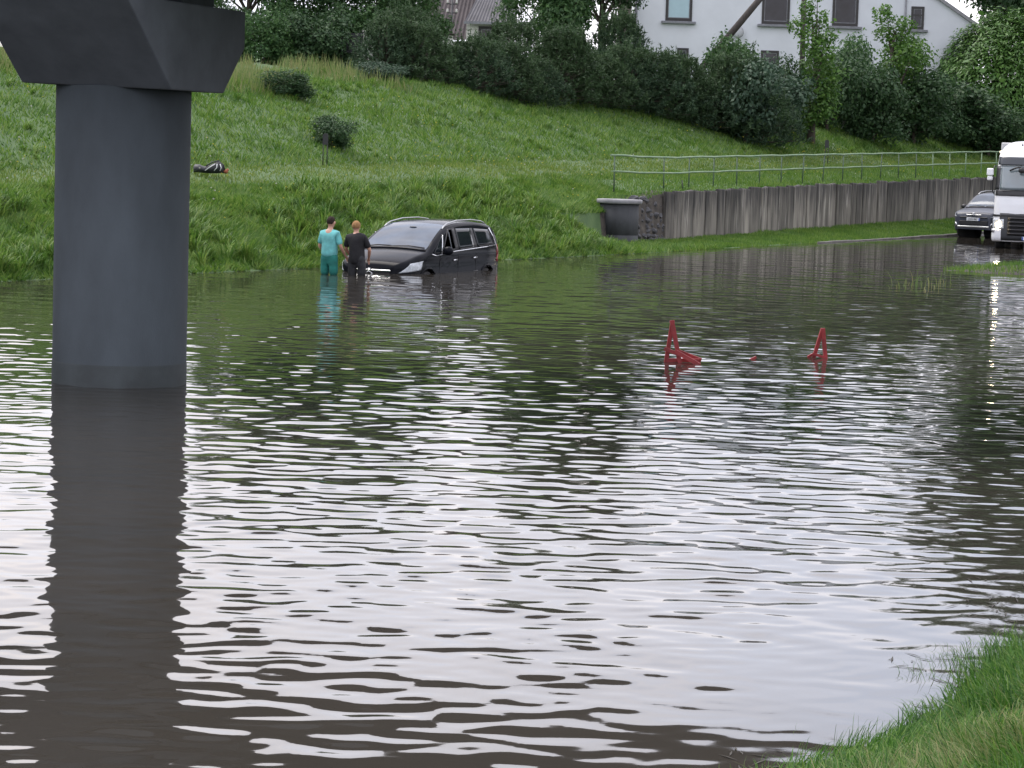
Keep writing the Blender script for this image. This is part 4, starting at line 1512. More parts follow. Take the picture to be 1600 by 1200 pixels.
# ------------------------------------------------------------------ vehicles
def pch(xs, ys):
    """smooth monotone-ish interpolation"""
    xs, ys = np.array(xs, float), np.array(ys, float)
    d = np.diff(ys) / np.diff(xs)
    m_ = np.zeros(len(xs))
    m_[1:-1] = np.where(d[:-1] * d[1:] > 0, 2 * d[:-1] * d[1:] / (d[:-1] + d[1:] + 1e-12), 0)
    m_[0], m_[-1] = d[0], d[-1]

    def f(x):
        x = np.clip(np.asarray(x, float), xs[0], xs[-1])
        i = np.clip(np.searchsorted(xs, x) - 1, 0, len(xs) - 2)
        h = xs[i + 1] - xs[i]
        u = (x - xs[i]) / h
        return (2 * u ** 3 - 3 * u ** 2 + 1) * ys[i] + (u ** 3 - 2 * u ** 2 + u) * h * m_[i] + (-2 * u ** 3 + 3 * u ** 2) * ys[i + 1] + (u ** 3 - u ** 2) * h * m_[i + 1]
    return f


M_RUBBER = pmat('tyre_rubber', (0.015, 0.015, 0.016), 0.8, vary=0.2)
M_TRIM = pmat('black_trim', (0.014, 0.014, 0.016), 0.45, vary=0.15)
M_CHROME = pmat('chrome', (0.62, 0.63, 0.65), 0.18, metal=1.0)
M_ALLOY = pmat('alloy_wheel', (0.35, 0.36, 0.37), 0.35, metal=0.8)
M_CARGLASS = pmat('car_glass', (0.012, 0.015, 0.018), 0.05, spec=0.25)
M_SCREEN = pmat('windscreen_glass', (0.065, 0.085, 0.115), 0.08, spec=0.4, vary=0.25, scale=1.5)
M_LAMP = pmat('headlamp_lens', (0.42, 0.45, 0.48), 0.15, spec=0.5, vary=0.3, scale=14)
M_SEAT = pmat('grey_seat', (0.22, 0.24, 0.26), 0.8, vary=0.15)
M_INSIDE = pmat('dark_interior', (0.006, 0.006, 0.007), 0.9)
M_PLATE = pmat('white_plate', (0.62, 0.64, 0.66), 0.5, vary=0.04)
M_PLATEB = pmat('blue_plate_band', (0.03, 0.07, 0.3), 0.5, vary=0.1)
M_INK = pmat('black_ink', (0.01, 0.01, 0.012), 0.6, vary=0.1)


def text_mesh(body, size, name='lettering'):
    cu = bpy.data.curves.new(name, 'FONT')
    cu.body = body
    cu.size = size
    cu.align_x = 'CENTER'
    cu.align_y = 'CENTER'
    cu.extrude = 0.002
    tmp = bpy.data.objects.new(name, cu)
    me = bpy.data.meshes.new_from_object(tmp)
    me.name = name
    bpy.data.objects.remove(tmp)
    return me


class Car:
    """car shell from plan, profile and section; x runs from nose (0) to tail, y to the car's left-hand side, z up"""

    def __init__(self, L, zt, zb, w, belt, tumble, root, paint):
        self.L, self.zt, self.zb, self.w = L, pch(*zt), pch(*zb), pch(*w)
        self.belt, self.tumble, self.root, self.paint = belt, tumble, root, paint

    def side(self, x, z):
        w = float(self.w(x))
        y = w
        if z < 0.45:
            y -= 0.06 * ((0.45 - z) / 0.25) ** 2
        if z > self.belt:
            y -= self.tumble * (z - self.belt) + 0.10 * (z - self.belt) ** 2
        # waist crease
        y -= 0.014 * math.exp(-((z - self.belt + 0.17) / 0.035) ** 2)
        return max(y, 0.05)

    def section(self, x, ns=16, na=6, nt=7):
        zb, zt = float(self.zb(x)), float(self.zt(x))
        r = min(0.11, 0.35 * (zt - zb))
        pts = []
        for i in range(ns):
            z = zb + (zt - r - zb) * i / (ns - 1)
            pts.append((self.side(x, z), z))
        y0 = pts[-1][0]
        rr = min(r, y0 * 0.8)
        for i in range(1, na + 1):
            a = math.pi / 2 * i / na
            pts.append((y0 - rr * (1 - math.cos(a)), zt - r + r * math.sin(a)))
        y1 = pts[-1][0]
        crown = 0.035 * min(1, y1 / 0.6)
        for i in range(1, nt + 1):
            y = y1 * (1 - i / nt)
            pts.append((y, zt + crown * (1 - (y / max(y1, 1e-4)) ** 2)))
        return pts

    def top(self, x, f):
        """point of the upper surface at share f (-1..1) of its flat width"""
        pts = self.section(x)
        y1 = pts[21][0]
        zt = float(self.zt(x))
        y = f * y1
        return Vector((x, y, zt + 0.035 * min(1, y1 / 0.6) * (1 - f * f)))

    def shell(self, holes=(), wheels=()):
        xs = np.unique(np.concatenate([[0, 0.006, 0.02, 0.045, 0.08], np.arange(0.12, self.L - 0.09, 0.04), [self.L - 0.08, self.L - 0.045, self.L - 0.02, self.L]]))
        mb = MB()
        for sg in (1, -1):
            rows = [[(x, sg * y, z) for y, z in self.section(x)] for x in xs]
            n_, m_ = len(rows), len(rows[0])
            fs = []
            for i in range(n_ - 1):
                for j in range(m_ - 1):
                    cx = (xs[i] + xs[i + 1]) / 2
                    cz = (rows[i][j][2] + rows[i + 1][j + 1][2]) / 2
                    if any((cx - wx_) ** 2 + (cz - wz) ** 2 < wr_ ** 2 for wx_, wz, wr_ in wheels) and j < 16:
                        continue
                    if sg > 0 and any(inside(h, cx, cz) for h in holes) and j < 18:
                        continue
                    q = (i * m_ + j, (i + 1) * m_ + j, (i + 1) * m_ + j + 1, i * m_ + j + 1)
                    fs.append(q[::-1] if sg < 0 else q)
            vs = [p for r_ in rows for p in r_]
            mb.add(vs, fs, True)
            # nose and tail caps
            for r_, fl in ((rows[0], sg > 0), (rows[-1], sg < 0)):
                ring = [p for p in r_] + [(r_[0][0], 0, r_[0][2])]
                mb.add(ring, [tuple(range(len(ring)))[::1 if fl else -1]])
        return mb.build('body', self.paint, self.root)

    def side_patch(self, name, quad, mat, off=0.006, n=10, m=6, sg=1, parent=None, th=0.004):
        """quad: four (x, z) corners A B C D; bilinear patch laid on the side"""
        A, B, C_, D = quad
        rows = []
        for i in range(n + 1):
            u = i / n
            row = []
            for j in range(m + 1):
                v = j / m
                x = (A[0] * (1 - u) + B[0] * u) * (1 - v) + (D[0] * (1 - u) + C_[0] * u) * v
                z = (A[1] * (1 - u) + B[1] * u) * (1 - v) + (D[1] * (1 - u) + C_[1] * u) * v
                e = 0.01
                dydx = (self.side(x + e, z) - self.side(max(0, x - e), z)) / (2 * e)
                nrm = Vector((-dydx, 1, 0.0)).normalized()
                p = Vector((x, self.side(x, z), z)) + nrm * off
                row.append((p.x, sg * p.y, p.z))
            rows.append(row)
        o = MB().grid(rows, True, flip=sg < 0).build(name, mat, parent or self.root)
        so = o.modifiers.new('thickness', 'SOLIDIFY')
        so.thickness = th
        so.offset = 0
        return o

    def side_tube(self, name, pts, r, mat, off=0.008, sg=1, parent=None):
        P = [(x, sg * (self.side(x, z) + off), z) for x, z in pts]
        return MB().tube(P, r, 6).build(name, mat, parent or self.root)

    def wheel(self, x, y, z, r, w):
        Mw = Matrix.Translation((x, y, z)) @ Matrix.Rotation(math.pi / 2 * (-1 if y > 0 else 1), 4, 'X')
        wh = MB().lathe([(r * 0.68, -w / 2), (r * 0.93, -w / 2), (r, -w * 0.32), (r, w * 0.32), (r * 0.93, w / 2), (r * 0.68, w / 2), (r * 0.66, w * 0.3)], 32, M=Mw).build('wheel', M_RUBBER, self.root)
        rim = MB().lathe([(r * 0.675, w * 0.42), (r * 0.62, w * 0.3), (r * 0.2, w * 0.34), (0.0, w * 0.36)], 32, M=Mw)
        for k in range(5):
            a = k * 2 * math.pi / 5
            Ms = Mw @ Matrix.Rotation(a, 4, 'Z')
            rim.box((0.05, -0.03, w * 0.32), (r * 0.64, 0.03, w * 0.42), 0, Ms)
        rim.build('rim', M_ALLOY, wh)


def inside(poly, x, z):
    c = False
    n_ = len(poly)
    for i in range(n_):
        x0, z0 = poly[i]
        x1, z1 = poly[(i + 1) % n_]
        if (z0 > z) != (z1 > z) and x < (x1 - x0) * (z - z0) / (z1 - z0) + x0:
            c = not c
    return c


def windscreen(car, x0, x1, f, mat, name='windscreen', n=8, m=12, off=0.006):
    rows = []
    for i in range(n + 1):
        x = x0 + (x1 - x0) * i / n
        rows.append([(p.x - off * 0.4, p.y, p.z + off) for p in (car.top(x, f * (-1 + 2 * j / m)) for j in range(m + 1))])
    o = MB().grid(rows).build(name, mat, car.root)
    return o


# ---- sunken people carrier
M_BLACKCAR = pmat('black_car_paint', (0.007, 0.008, 0.011), 0.16, spec=0.07, vary=0.15, scale=2)
near_corner = on_z(640, 431)
HEAD = R(26)        # turned from the viewing direction
cpos = on_z(577, 427)
# car frame: +x (tailwards) points away from the camera and to the right
ax = Vector((math.sin(HEAD), math.cos(HEAD), 0))
ay = Vector((math.cos(HEAD), -math.sin(HEAD), 0))    # the car's visible (left-hand) side
CAR_Z = -0.60
ZA = math.atan2(ax.y, ax.x)
car = thing('people_carrier', 'black people carrier stranded in the flood up to its headlamps', 'car', (cpos.x, cpos.y + 0.15, CAR_Z), ZA)
car.scale = (1.04, -1.04, 1.04)
mpv = Car(4.55,
          ([0, 0.03, 0.1, 0.3, 0.65, 0.98, 1.4, 1.85, 2.15, 2.6, 3.2, 3.8, 4.15, 4.3, 4.42, 4.5, 4.55],
           [0.66, 0.73, 0.79, 0.87, 0.97, 1.05, 1.28, 1.49, 1.575, 1.625, 1.635, 1.60, 1.53, 1.43, 1.2, 0.98, 0.88]),
          ([0, 0.3, 1.0, 3.6, 4.55], [0.24, 0.2, 0.2, 0.22, 0.34]),
          ([0, 0.03, 0.1, 0.25, 0.5, 0.85, 1.4, 2.5, 3.6, 4.1, 4.35, 4.48, 4.55], [0.5, 0.6, 0.7, 0.79, 0.86, 0.895, 0.91, 0.915, 0.91, 0.88, 0.83, 0.76, 0.66]),
          0.98, 0.22, car, M_BLACKCAR)
drv = [(1.58, 1.04), (2.18, 1.07), (2.14, 1.49), (1.98, 1.49)]
FW, RW = (0.92, 0.31, 0.385), (3.68, 0.31, 0.385)
mpv.shell([drv], [FW, RW])
for (wx_, wz, wr_) in (FW, RW):
    for sg in (1, -1):
        mpv.wheel(wx_, sg * 0.78, wz, 0.32, 0.21)
        arc = [(wx_ + wr_ * math.cos(a), wz + wr_ * math.sin(a)) for a in np.linspace(-0.2, math.pi + 0.2, 17)]
        MB().tube([(x, sg * (mpv.side(x, max(z, 0.25)) + 0.002), max(z, 0.25)) for x, z in arc], 0.022, 6).build('arch_lip', M_BLACKCAR, car)
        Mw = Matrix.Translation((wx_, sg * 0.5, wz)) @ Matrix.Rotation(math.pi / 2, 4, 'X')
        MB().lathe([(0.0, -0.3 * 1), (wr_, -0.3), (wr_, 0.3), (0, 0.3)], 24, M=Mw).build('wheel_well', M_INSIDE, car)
ws = windscreen(mpv, 1.0, 2.1, 0.97, M_SCREEN)
# cowl, wipers
MB().tube([mpv.top(0.985, f) + Vector((0, 0, 0.012)) for f in np.linspace(-1, 1, 13)], 0.022, 6).build('cowl', M_TRIM, car)
MB().tube([mpv.top(1.0, -0.1) + Vector((0, 0, 0.03)), mpv.top(1.05, 0.45) + Vector((0, 0, 0.035)), mpv.top(1.04, 0.92) + Vector((0, 0, 0.03))], 0.014, 5).build('wiper', M_TRIM, car)
MB().tube([mpv.top(1.0, -0.9) + Vector((0, 0, 0.03)), mpv.top(1.04, -0.5) + Vector((0, 0, 0.035)), mpv.top(1.02, -0.08) + Vector((0, 0, 0.03))], 0.014, 5).build('wiper', M_TRIM, car)
MB().ball(mpv.top(1.8, 0.05) + Vector((0.0, 0, 0.012)), (0.03, 0.09, 0.012)).build('mirror_mount', M_TRIM, ws)
for sg in (1, -1):
    mpv.side_patch('quarter_glass', [(1.13, 0.99), (1.5, 1.0), (1.66, 1.37), (1.64, 1.37)], M_CARGLASS, sg=sg)
    if sg < 0:
        mpv.side_patch('door_glass', [(1.58, 1.02), (2.2, 1.05), (2.16, 1.5), (1.94, 1.49)], M_CARGLASS, sg=sg)
    mpv.side_patch('door_glass', [(2.32, 1.06), (3.05, 1.09), (3.02, 1.5), (2.29, 1.505)], M_CARGLASS, sg=sg)
    mpv.side_patch('pillar_trim', [(2.2, 1.05), (2.31, 1.055), (2.28, 1.52), (2.17, 1.52)], M_TRIM, sg=sg, off=0.003)
    mpv.side_patch('pillar_trim', [(3.06, 1.09), (3.2, 1.095), (3.13, 1.5), (3.03, 1.505)], M_TRIM, sg=sg, off=0.003)
    mpv.side_patch('rear_glass', [(3.22, 1.1), (4.1, 1.14), (3.9, 1.46), (3.15, 1.495)], M_CARGLASS, sg=sg)
    mpv.side_tube('belt_chrome', [(1.06, 0.98), (1.25, 0.945), (1.45, 0.965), (1.8, 1.01), (2.4, 1.035), (3.0, 1.06), (3.6, 1.085), (4.14, 1.115)], 0.013, M_CHROME, sg=sg)
    mpv.side_tube('quarter_trim', [(1.5, 0.98), (1.6, 1.2), (1.68, 1.38)], 0.012, M_CHROME, sg=sg)
    mpv.side_tube('tail_trim', [(3.98, 1.49), (4.12, 1.3), (4.2, 1.1), (4.3, 0.9)], 0.016, M_CHROME, sg=sg)
    # roof rail on two feet
    rp_ = [(1.85, 0.0), (1.95, 0.025), (2.1, 0.038), (2.6, 0.045), (3.3, 0.045), (3.75, 0.04), (3.92, 0.02), (4.02, -0.01)]
    P = []
    for x, dz in rp_:
        y_ = mpv.section(x)[20][0] - 0.02
        P.append((x, sg * y_, float(mpv.zt(x)) + 0.0 + dz))
    MB().tube(P, 0.016, 6).build('roof_rail', M_ALLOY, car)
    # head lamps swept round the corner
    mpv.side_patch('headlight', [(0.05, 0.60), (0.62, 0.66), (0.72, 0.85), (0.3, 0.80)], M_LAMP, off=0.01, n=14, m=7, sg=sg)
    mpv.side_tube('door_handle', [(2.02, 0.83), (2.1, 0.84), (2.2, 0.84)], 0.016, M_CHROME, 0.02, sg=sg)
    mpv.side_tube('door_handle', [(2.95, 0.86), (3.03, 0.87), (3.13, 0.87)], 0.016, M_CHROME, 0.02, sg=sg)
    mpv.side_tube('rubbing_strip', [(1.5, 0.5), (2.2, 0.53), (3.2, 0.58)], 0.012, M_TRIM, 0.004, sg=sg)
    for xj in (1.42, 2.26, 3.1):
        mpv.side_tube('door_gap', [(xj - 0.02, 0.35), (xj, 0.7), (xj + 0.02, 0.97)], 0.005, M_INSIDE, 0.0, sg=sg)
    mir = MB()
    mir.ball((1.52, sg * 1.05, 1.05), (0.085, 0.12, 0.095), sub=3)
    mir.tube([(1.55, sg * 0.88, 0.985), (1.53, sg * 1.0, 1.01)], 0.03, 6)
    mir.build('wing_mirror', M_BLACKCAR, car)
    mpv.side_patch('tail_light', [(4.22, 0.75), (4.46, 0.75), (4.36, 1.12), (4.2, 1.14)], pmat('red_lens', (0.25, 0.01, 0.012), 0.2), sg=sg)
# open driver's window: frame, seats inside
mpv.side_tube('window_frame', drv + [drv[0]], 0.02, M_TRIM, 0.0)
MB().tube([(2.1, 0.84, 1.05), (2.06, 0.74, 1.5)], 0.012, 5).build('belt_strap', M_SEAT, car)
seat = MB()
seat.ball((2.12, 0.42, 1.0), (0.1, 0.24, 0.3), sub=3).ball((2.16, 0.42, 1.32), (0.06, 0.13, 0.1), sub=3)
seat.build('seat', M_SEAT, car)
MB().box((0.9, -0.78, 0.5), (3.9, 0.78, 0.62)).box((0.9, -0.78, 0.6), (1.4, 0.78, 0.98)).build('interior', M_INSIDE, car)
# grille and bumper bars
for z, h in ((0.64, 0.02), (0.55, 0.02)):
    MB().box((-0.022, -0.5, z - h), (0.02, 0.5, z + h), 0.008).build('grille_bar', M_CHROME, car)
MB().box((-0.012, -0.47, 0.5), (0.01, 0.47, 0.66), 0.01).build('grille', M_TRIM, car)
# two chevrons on the grille
ch = MB()
for z in (0.57, 0.63):
    ch.tube([(-0.035, -0.09, z), (-0.04, 0, z + 0.05), (-0.035, 0.09, z)], 0.012, 5)
ch.build('emblem', M_CHROME, car)

# ---- grey estate car on the road
M_GREYCAR = pmat('grey_blue_car_paint', (0.05, 0.055, 0.072), 0.28, spec=0.35, vary=0.1, scale=2)
sp2 = on_z(1519, 371.5, 0.0)
HEAD2 = R(33)
ax2 = Vector((math.sin(HEAD2), math.cos(HEAD2), 0))
suv = thing('grey_car', 'grey off-road estate car following beside the white truck on the wet road', 'car', (sp2.x, sp2.y - 0.1, -0.03), math.atan2(ax2.y, ax2.x))
suv.scale = (1, -1, 1)
SV = Car(4.6,
         ([0, 0.03, 0.1, 0.3, 0.8, 1.1, 1.5, 1.9, 2.2, 2.8, 3.6, 4.1, 4.35, 4.5, 4.6], [0.80, 0.88, 0.94, 0.99, 1.06, 1.10, 1.36, 1.58, 1.64, 1.67, 1.65, 1.57, 1.4, 1.1, 0.9]),
         ([0, 0.3, 1.0, 3.6, 4.6], [0.34, 0.27, 0.24, 0.25, 0.4]),
         ([0, 0.03, 0.1, 0.25, 0.5, 0.85, 1.4, 2.5, 3.6, 4.2, 4.5, 4.6], [0.58, 0.68, 0.76, 0.83, 0.875, 0.9, 0.905, 0.905, 0.9, 0.87, 0.8, 0.7]),
         1.05, 0.28, suv, M_GREYCAR)
FW2, RW2 = (0.92, 0.345, 0.41), (3.6, 0.345, 0.41)
SV.shell([], [FW2, RW2])
for (wx_, wz, wr_) in (FW2, RW2):
    for sg in (1, -1):
        SV.wheel(wx_, sg * 0.79, wz, 0.345, 0.22)
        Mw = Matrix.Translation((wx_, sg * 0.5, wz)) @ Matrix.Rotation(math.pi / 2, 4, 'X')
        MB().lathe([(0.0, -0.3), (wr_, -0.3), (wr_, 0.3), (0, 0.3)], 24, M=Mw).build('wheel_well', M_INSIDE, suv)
windscreen(SV, 1.12, 1.95, 0.95, M_SCREEN)
MB().tube([SV.top(1.1, f) + Vector((0, 0, 0.012)) for f in np.linspace(-1, 1, 13)], 0.025, 6).build('cowl', M_TRIM, suv)
for f0, f1 in ((-0.85, -0.1), (0.0, 0.8)):
    MB().tube([SV.top(1.14, f0) + Vector((0, 0, 0.03)), SV.top(1.17, (f0 + f1) / 2) + Vector((0, 0, 0.035)), SV.top(1.15, f1) + Vector((0, 0, 0.03))], 0.013, 5).build('wiper', M_TRIM, suv)
for sg in (1, -1):
    SV.side_patch('door_glass', [(1.5, 1.08), (2.3, 1.1), (2.25, 1.52), (1.95, 1.52)], M_CARGLASS, sg=sg)
    SV.side_patch('door_glass', [(2.4, 1.1), (3.2, 1.12), (3.15, 1.52), (2.35, 1.525)], M_CARGLASS, sg=sg)
    SV.side_patch('rear_glass', [(3.3, 1.12), (4.15, 1.16), (3.95, 1.45), (3.25, 1.51)], M_CARGLASS, sg=sg)
    SV.side_patch('headlight', [(0.015, 0.79), (0.5, 0.86), (0.58, 0.98), (0.1, 0.87)], M_LAMP, off=0.012, n=14, m=6, sg=sg)
    P = []
    for x, dz in [(1.9, 0.0), (2.1, 0.05), (2.6, 0.07), (3.4, 0.07), (3.9, 0.03), (4.05, -0.03)]:
        P.append((x, sg * (SV.section(x)[20][0] - 0.02), float(SV.zt(x)) + dz))
    MB().tube(P, 0.022, 6).build('roof_rail', M_ALLOY, suv)
    MB().ball((1.5, sg * 1.03, 1.14), (0.08, 0.12, 0.09), sub=3).tube([(1.53, sg * 0.86, 1.06), (1.51, sg * 0.98, 1.09)], 0.03, 6).build('wing_mirror', M_TRIM, suv)
    Mf = Matrix.Translation((0.075, sg * 0.72, 0.5)) @ Matrix.Rotation(sg * R(-42), 4, 'Z') @ Matrix.Rotation(R(-90), 4, 'Y')
    MB().lathe([(0.0, 0.03), (0.055, 0.03), (0.075, 0.045), (0.088, 0.03), (0.088, -0.03)], 20, M=Mf).build('fog_light', M_CHROME, suv)
    MB().box((-0.012, sg * 0.15 - 0.14, 0.865), (0.02, sg * 0.15 + 0.14, 0.885), 0.005).build('chrome_bar', M_CHROME, suv)
MB().box((-0.02, -0.56, 0.50), (0.01, 0.56, 0.66), 0.02).build('lower_grille', M_TRIM, suv)
MB().box((-0.018, -0.54, 0.75), (0.01, 0.54, 0.80), 0.01).build('upper_grille', M_TRIM, suv)
MB().box((-0.035, -0.62, 0.40), (0.02, 0.62, 0.47), 0.02).build('skid_plate', M_ALLOY, suv)
ch = MB()
for z in (0.85, 0.905):
    ch.tube([(-0.03, -0.11, z), (-0.04, 0, z + 0.055), (-0.03, 0.11, z)], 0.014, 5)
ch.build('emblem', M_CHROME, suv)
pl = MB().box((-0.04, -0.26, 0.655), (-0.021, 0.26, 0.77), 0.004).build('number_plate', M_PLATE, suv)
MB().box((-0.0425, 0.215, 0.657), (-0.0405, 0.258, 0.768)).build('plate_band', M_PLATEB, pl)
tm = text_mesh('LHH 847', 0.12)
to = link('lettering', tm, M_INK, pl, (-0.0435, -0.02, 0.712))
to.rotation_euler = (math.pi / 2, 0, -math.pi / 2)
to.scale = (-0.82, 1, 1)      # the car frame is mirrored

# ---- white truck
M_TWHITE = pmat('white_truck_paint', (0.72, 0.73, 0.75), 0.35, coat=0.5, vary=0.03, scale=2)
M_TGREY = pmat('dark_grey_plastic', (0.04, 0.043, 0.048), 0.5, vary=0.15)
M_TVISOR = pmat('smoked_visor', (0.025, 0.03, 0.036), 0.25, spec=0.6)
M_TGLASS = pmat('truck_glass', (0.13, 0.16, 0.17), 0.06, spec=0.9, coat=0.5, vary=0.2, scale=0.8)
tp = on_z(1549, 388, 0.0)
TW = 1.22
tyaw = -math.atan2(tp.x + 1.0, tp.y) - R(3)
tc_v = Vector((math.cos(tyaw), math.sin(tyaw), 0))
tpos = Vector((tp.x, tp.y, 0)) + tc_v * TW
truck = thing('truck', 'white lorry with lit headlamp driving through the water at the right edge', 'truck', (tpos.x, tpos.y, -0.06), tyaw)
# cab local: x right, y away from the camera, z up. levels: z, half width, front y, corner radius
lev = [(0.30, 1.20, 0.10, 0.20), (0.42, 1.22, 0.03, 0.22), (0.80, 1.22, 0.00, 0.24), (1.25, 1.22, 0.00, 0.25), (1.80, 1.215, 0.03, 0.25), (2.0, 1.20, 0.07, 0.26), (2.45, 1.185, 0.17, 0.27), (2.80, 1.17, 0.26, 0.28), (3.05, 1.15, 0.36, 0.30),
       (3.22, 1.10, 0.50, 0.36), (3.38, 1.00, 0.68, 0.42), (3.50, 0.84, 0.92, 0.45), (3.57, 0.6, 1.2, 0.4), (3.59, 0.3, 1.5, 0.2)]
lz = [a[0] for a in lev]
f_w, f_y, f_r = (pch(lz, [a[k] for a in lev]) for k in (1, 2, 3))
CAB_D = 2.3


def cab_pt(u, z, off=0.0):
    """u: distance along the perimeter from the front centre, negative to the left"""
    w, y0, r = float(f_w(z)), float(f_y(z)), float(f_r(z))
    sg = 1 if u >= 0 else -1
    a = abs(u)
    fl = w - r
    bow = 0.05
    if a <= fl:
        x, y, nx_, ny_ = a, y0 + bow * (a / max(fl, 1e-3)) ** 2, 0.12 * a / max(fl, 1e-3), -1
    elif a <= fl + r * math.pi / 2:
        th = (a - fl) / r
        x, y = fl + r * math.sin(th), y0 + bow + r * (1 - math.cos(th))
        nx_, ny_ = math.sin(th), -math.cos(th)
    else:
        x, y, nx_, ny_ = w, y0 + bow + r + (a - fl - r * math.pi / 2), 1, 0
    k = math.hypot(nx_, ny_)
    return Vector((sg * (x + off * nx_ / k), y + off * ny_ / k, z))


def cab_patch(name, u0, u1, z0, z1, mat, off=0.01, parent=None, nu=16, nz_=8, fz=None):
    rows = []
    for j in range(nz_ + 1):
        v = j / nz_
        row = []
        for i in range(nu + 1):
            u_ = u0 + (u1 - u0) * i / nu
            a, b_ = (z0, z1) if fz is None else fz(u_)
            row.append(cab_pt(u_, a + (b_ - a) * v, off))
        rows.append(row)
    o = MB().grid(rows).build(name, mat, parent or truck)
    so = o.modifiers.new('thickness', 'SOLIDIFY')
    so.thickness = 0.012
    so.offset = 1
    return o


zs = np.unique(np.concatenate([np.linspace(0.30, 3.0, 40), np.linspace(3.0, 3.59, 16)]))
rows = []
for z in zs:
    w, y0, r = float(f_w(z)), float(f_y(z)), float(f_r(z))
    full = (w - r) + r * math.pi / 2 + (CAB_D - y0 - r)
    us = np.concatenate([np.linspace(-full, -(w - r) - r * math.pi / 2, 3), np.linspace(-(w - r) - r * math.pi / 2, -(w - r), 9)[1:], np.linspace(-(w - r), w - r, 15)[1:], np.linspace(w - r, w - r + r * math.pi / 2, 9)[1:], np.linspace(w - r + r * math.pi / 2, full, 3)[1:]])
    rows.append([cab_pt(u_, z) for u_ in us])
cab = MB().grid(rows)
cab.add([rows[-1][k] for k in range(len(rows[-1]))], [tuple(range(len(rows[-1])))])
cab.build('cab', M_TWHITE, truck)
cab_patch('windscreen', -1.05, 1.05, 1.97, 2.76, M_TGLASS, 0.012)
cab_patch('visor', -1.12, 1.12, 2.78, 3.04, M_TVISOR, 0.05)
cab_patch('scuttle', -1.2, 1.2, 1.78, 1.96, M_TRIM, 0.016)
for sg in (-1, 1):
    a, b_ = sorted((sg * 1.40, sg * 2.3))
    cab_patch('side_window', a, b_, 1.95, 2.72, M_CARGLASS, 0.01)
    a, b_ = sorted((sg * 1.07, sg * 1.37))
    cab_patch('pillar', a, b_, 1.97, 2.74, M_TRIM, 0.009)


def chev(u_):
    a = abs(u_)
    return (0.34, 1.22 if a > 0.75 else 1.22 - 0.05 * (1 - a / 0.75) + 0.06 * max(0, 1 - a / 0.5))


cab_patch('front_panel', -1.0, 1.0, 0, 0, M_TGREY, 0.012, nu=40, fz=chev)
cab_patch('front_band', -1.3, 1.3, 1.1, 1.17, M_TRIM, 0.014)
for k in range(5):
    z = 0.56 + k * 0.125
    hw = 0.72
    P = [cab_pt(u_, z, 0.045) for u_ in np.linspace(-hw, hw, 13)]
    MB().tube(P, 0.032, 6).build('grille_bar', M_TRIM, truck)
cab_patch('grille', -0.74, 0.74, 0.5, 1.12, M_INSIDE, 0.027)
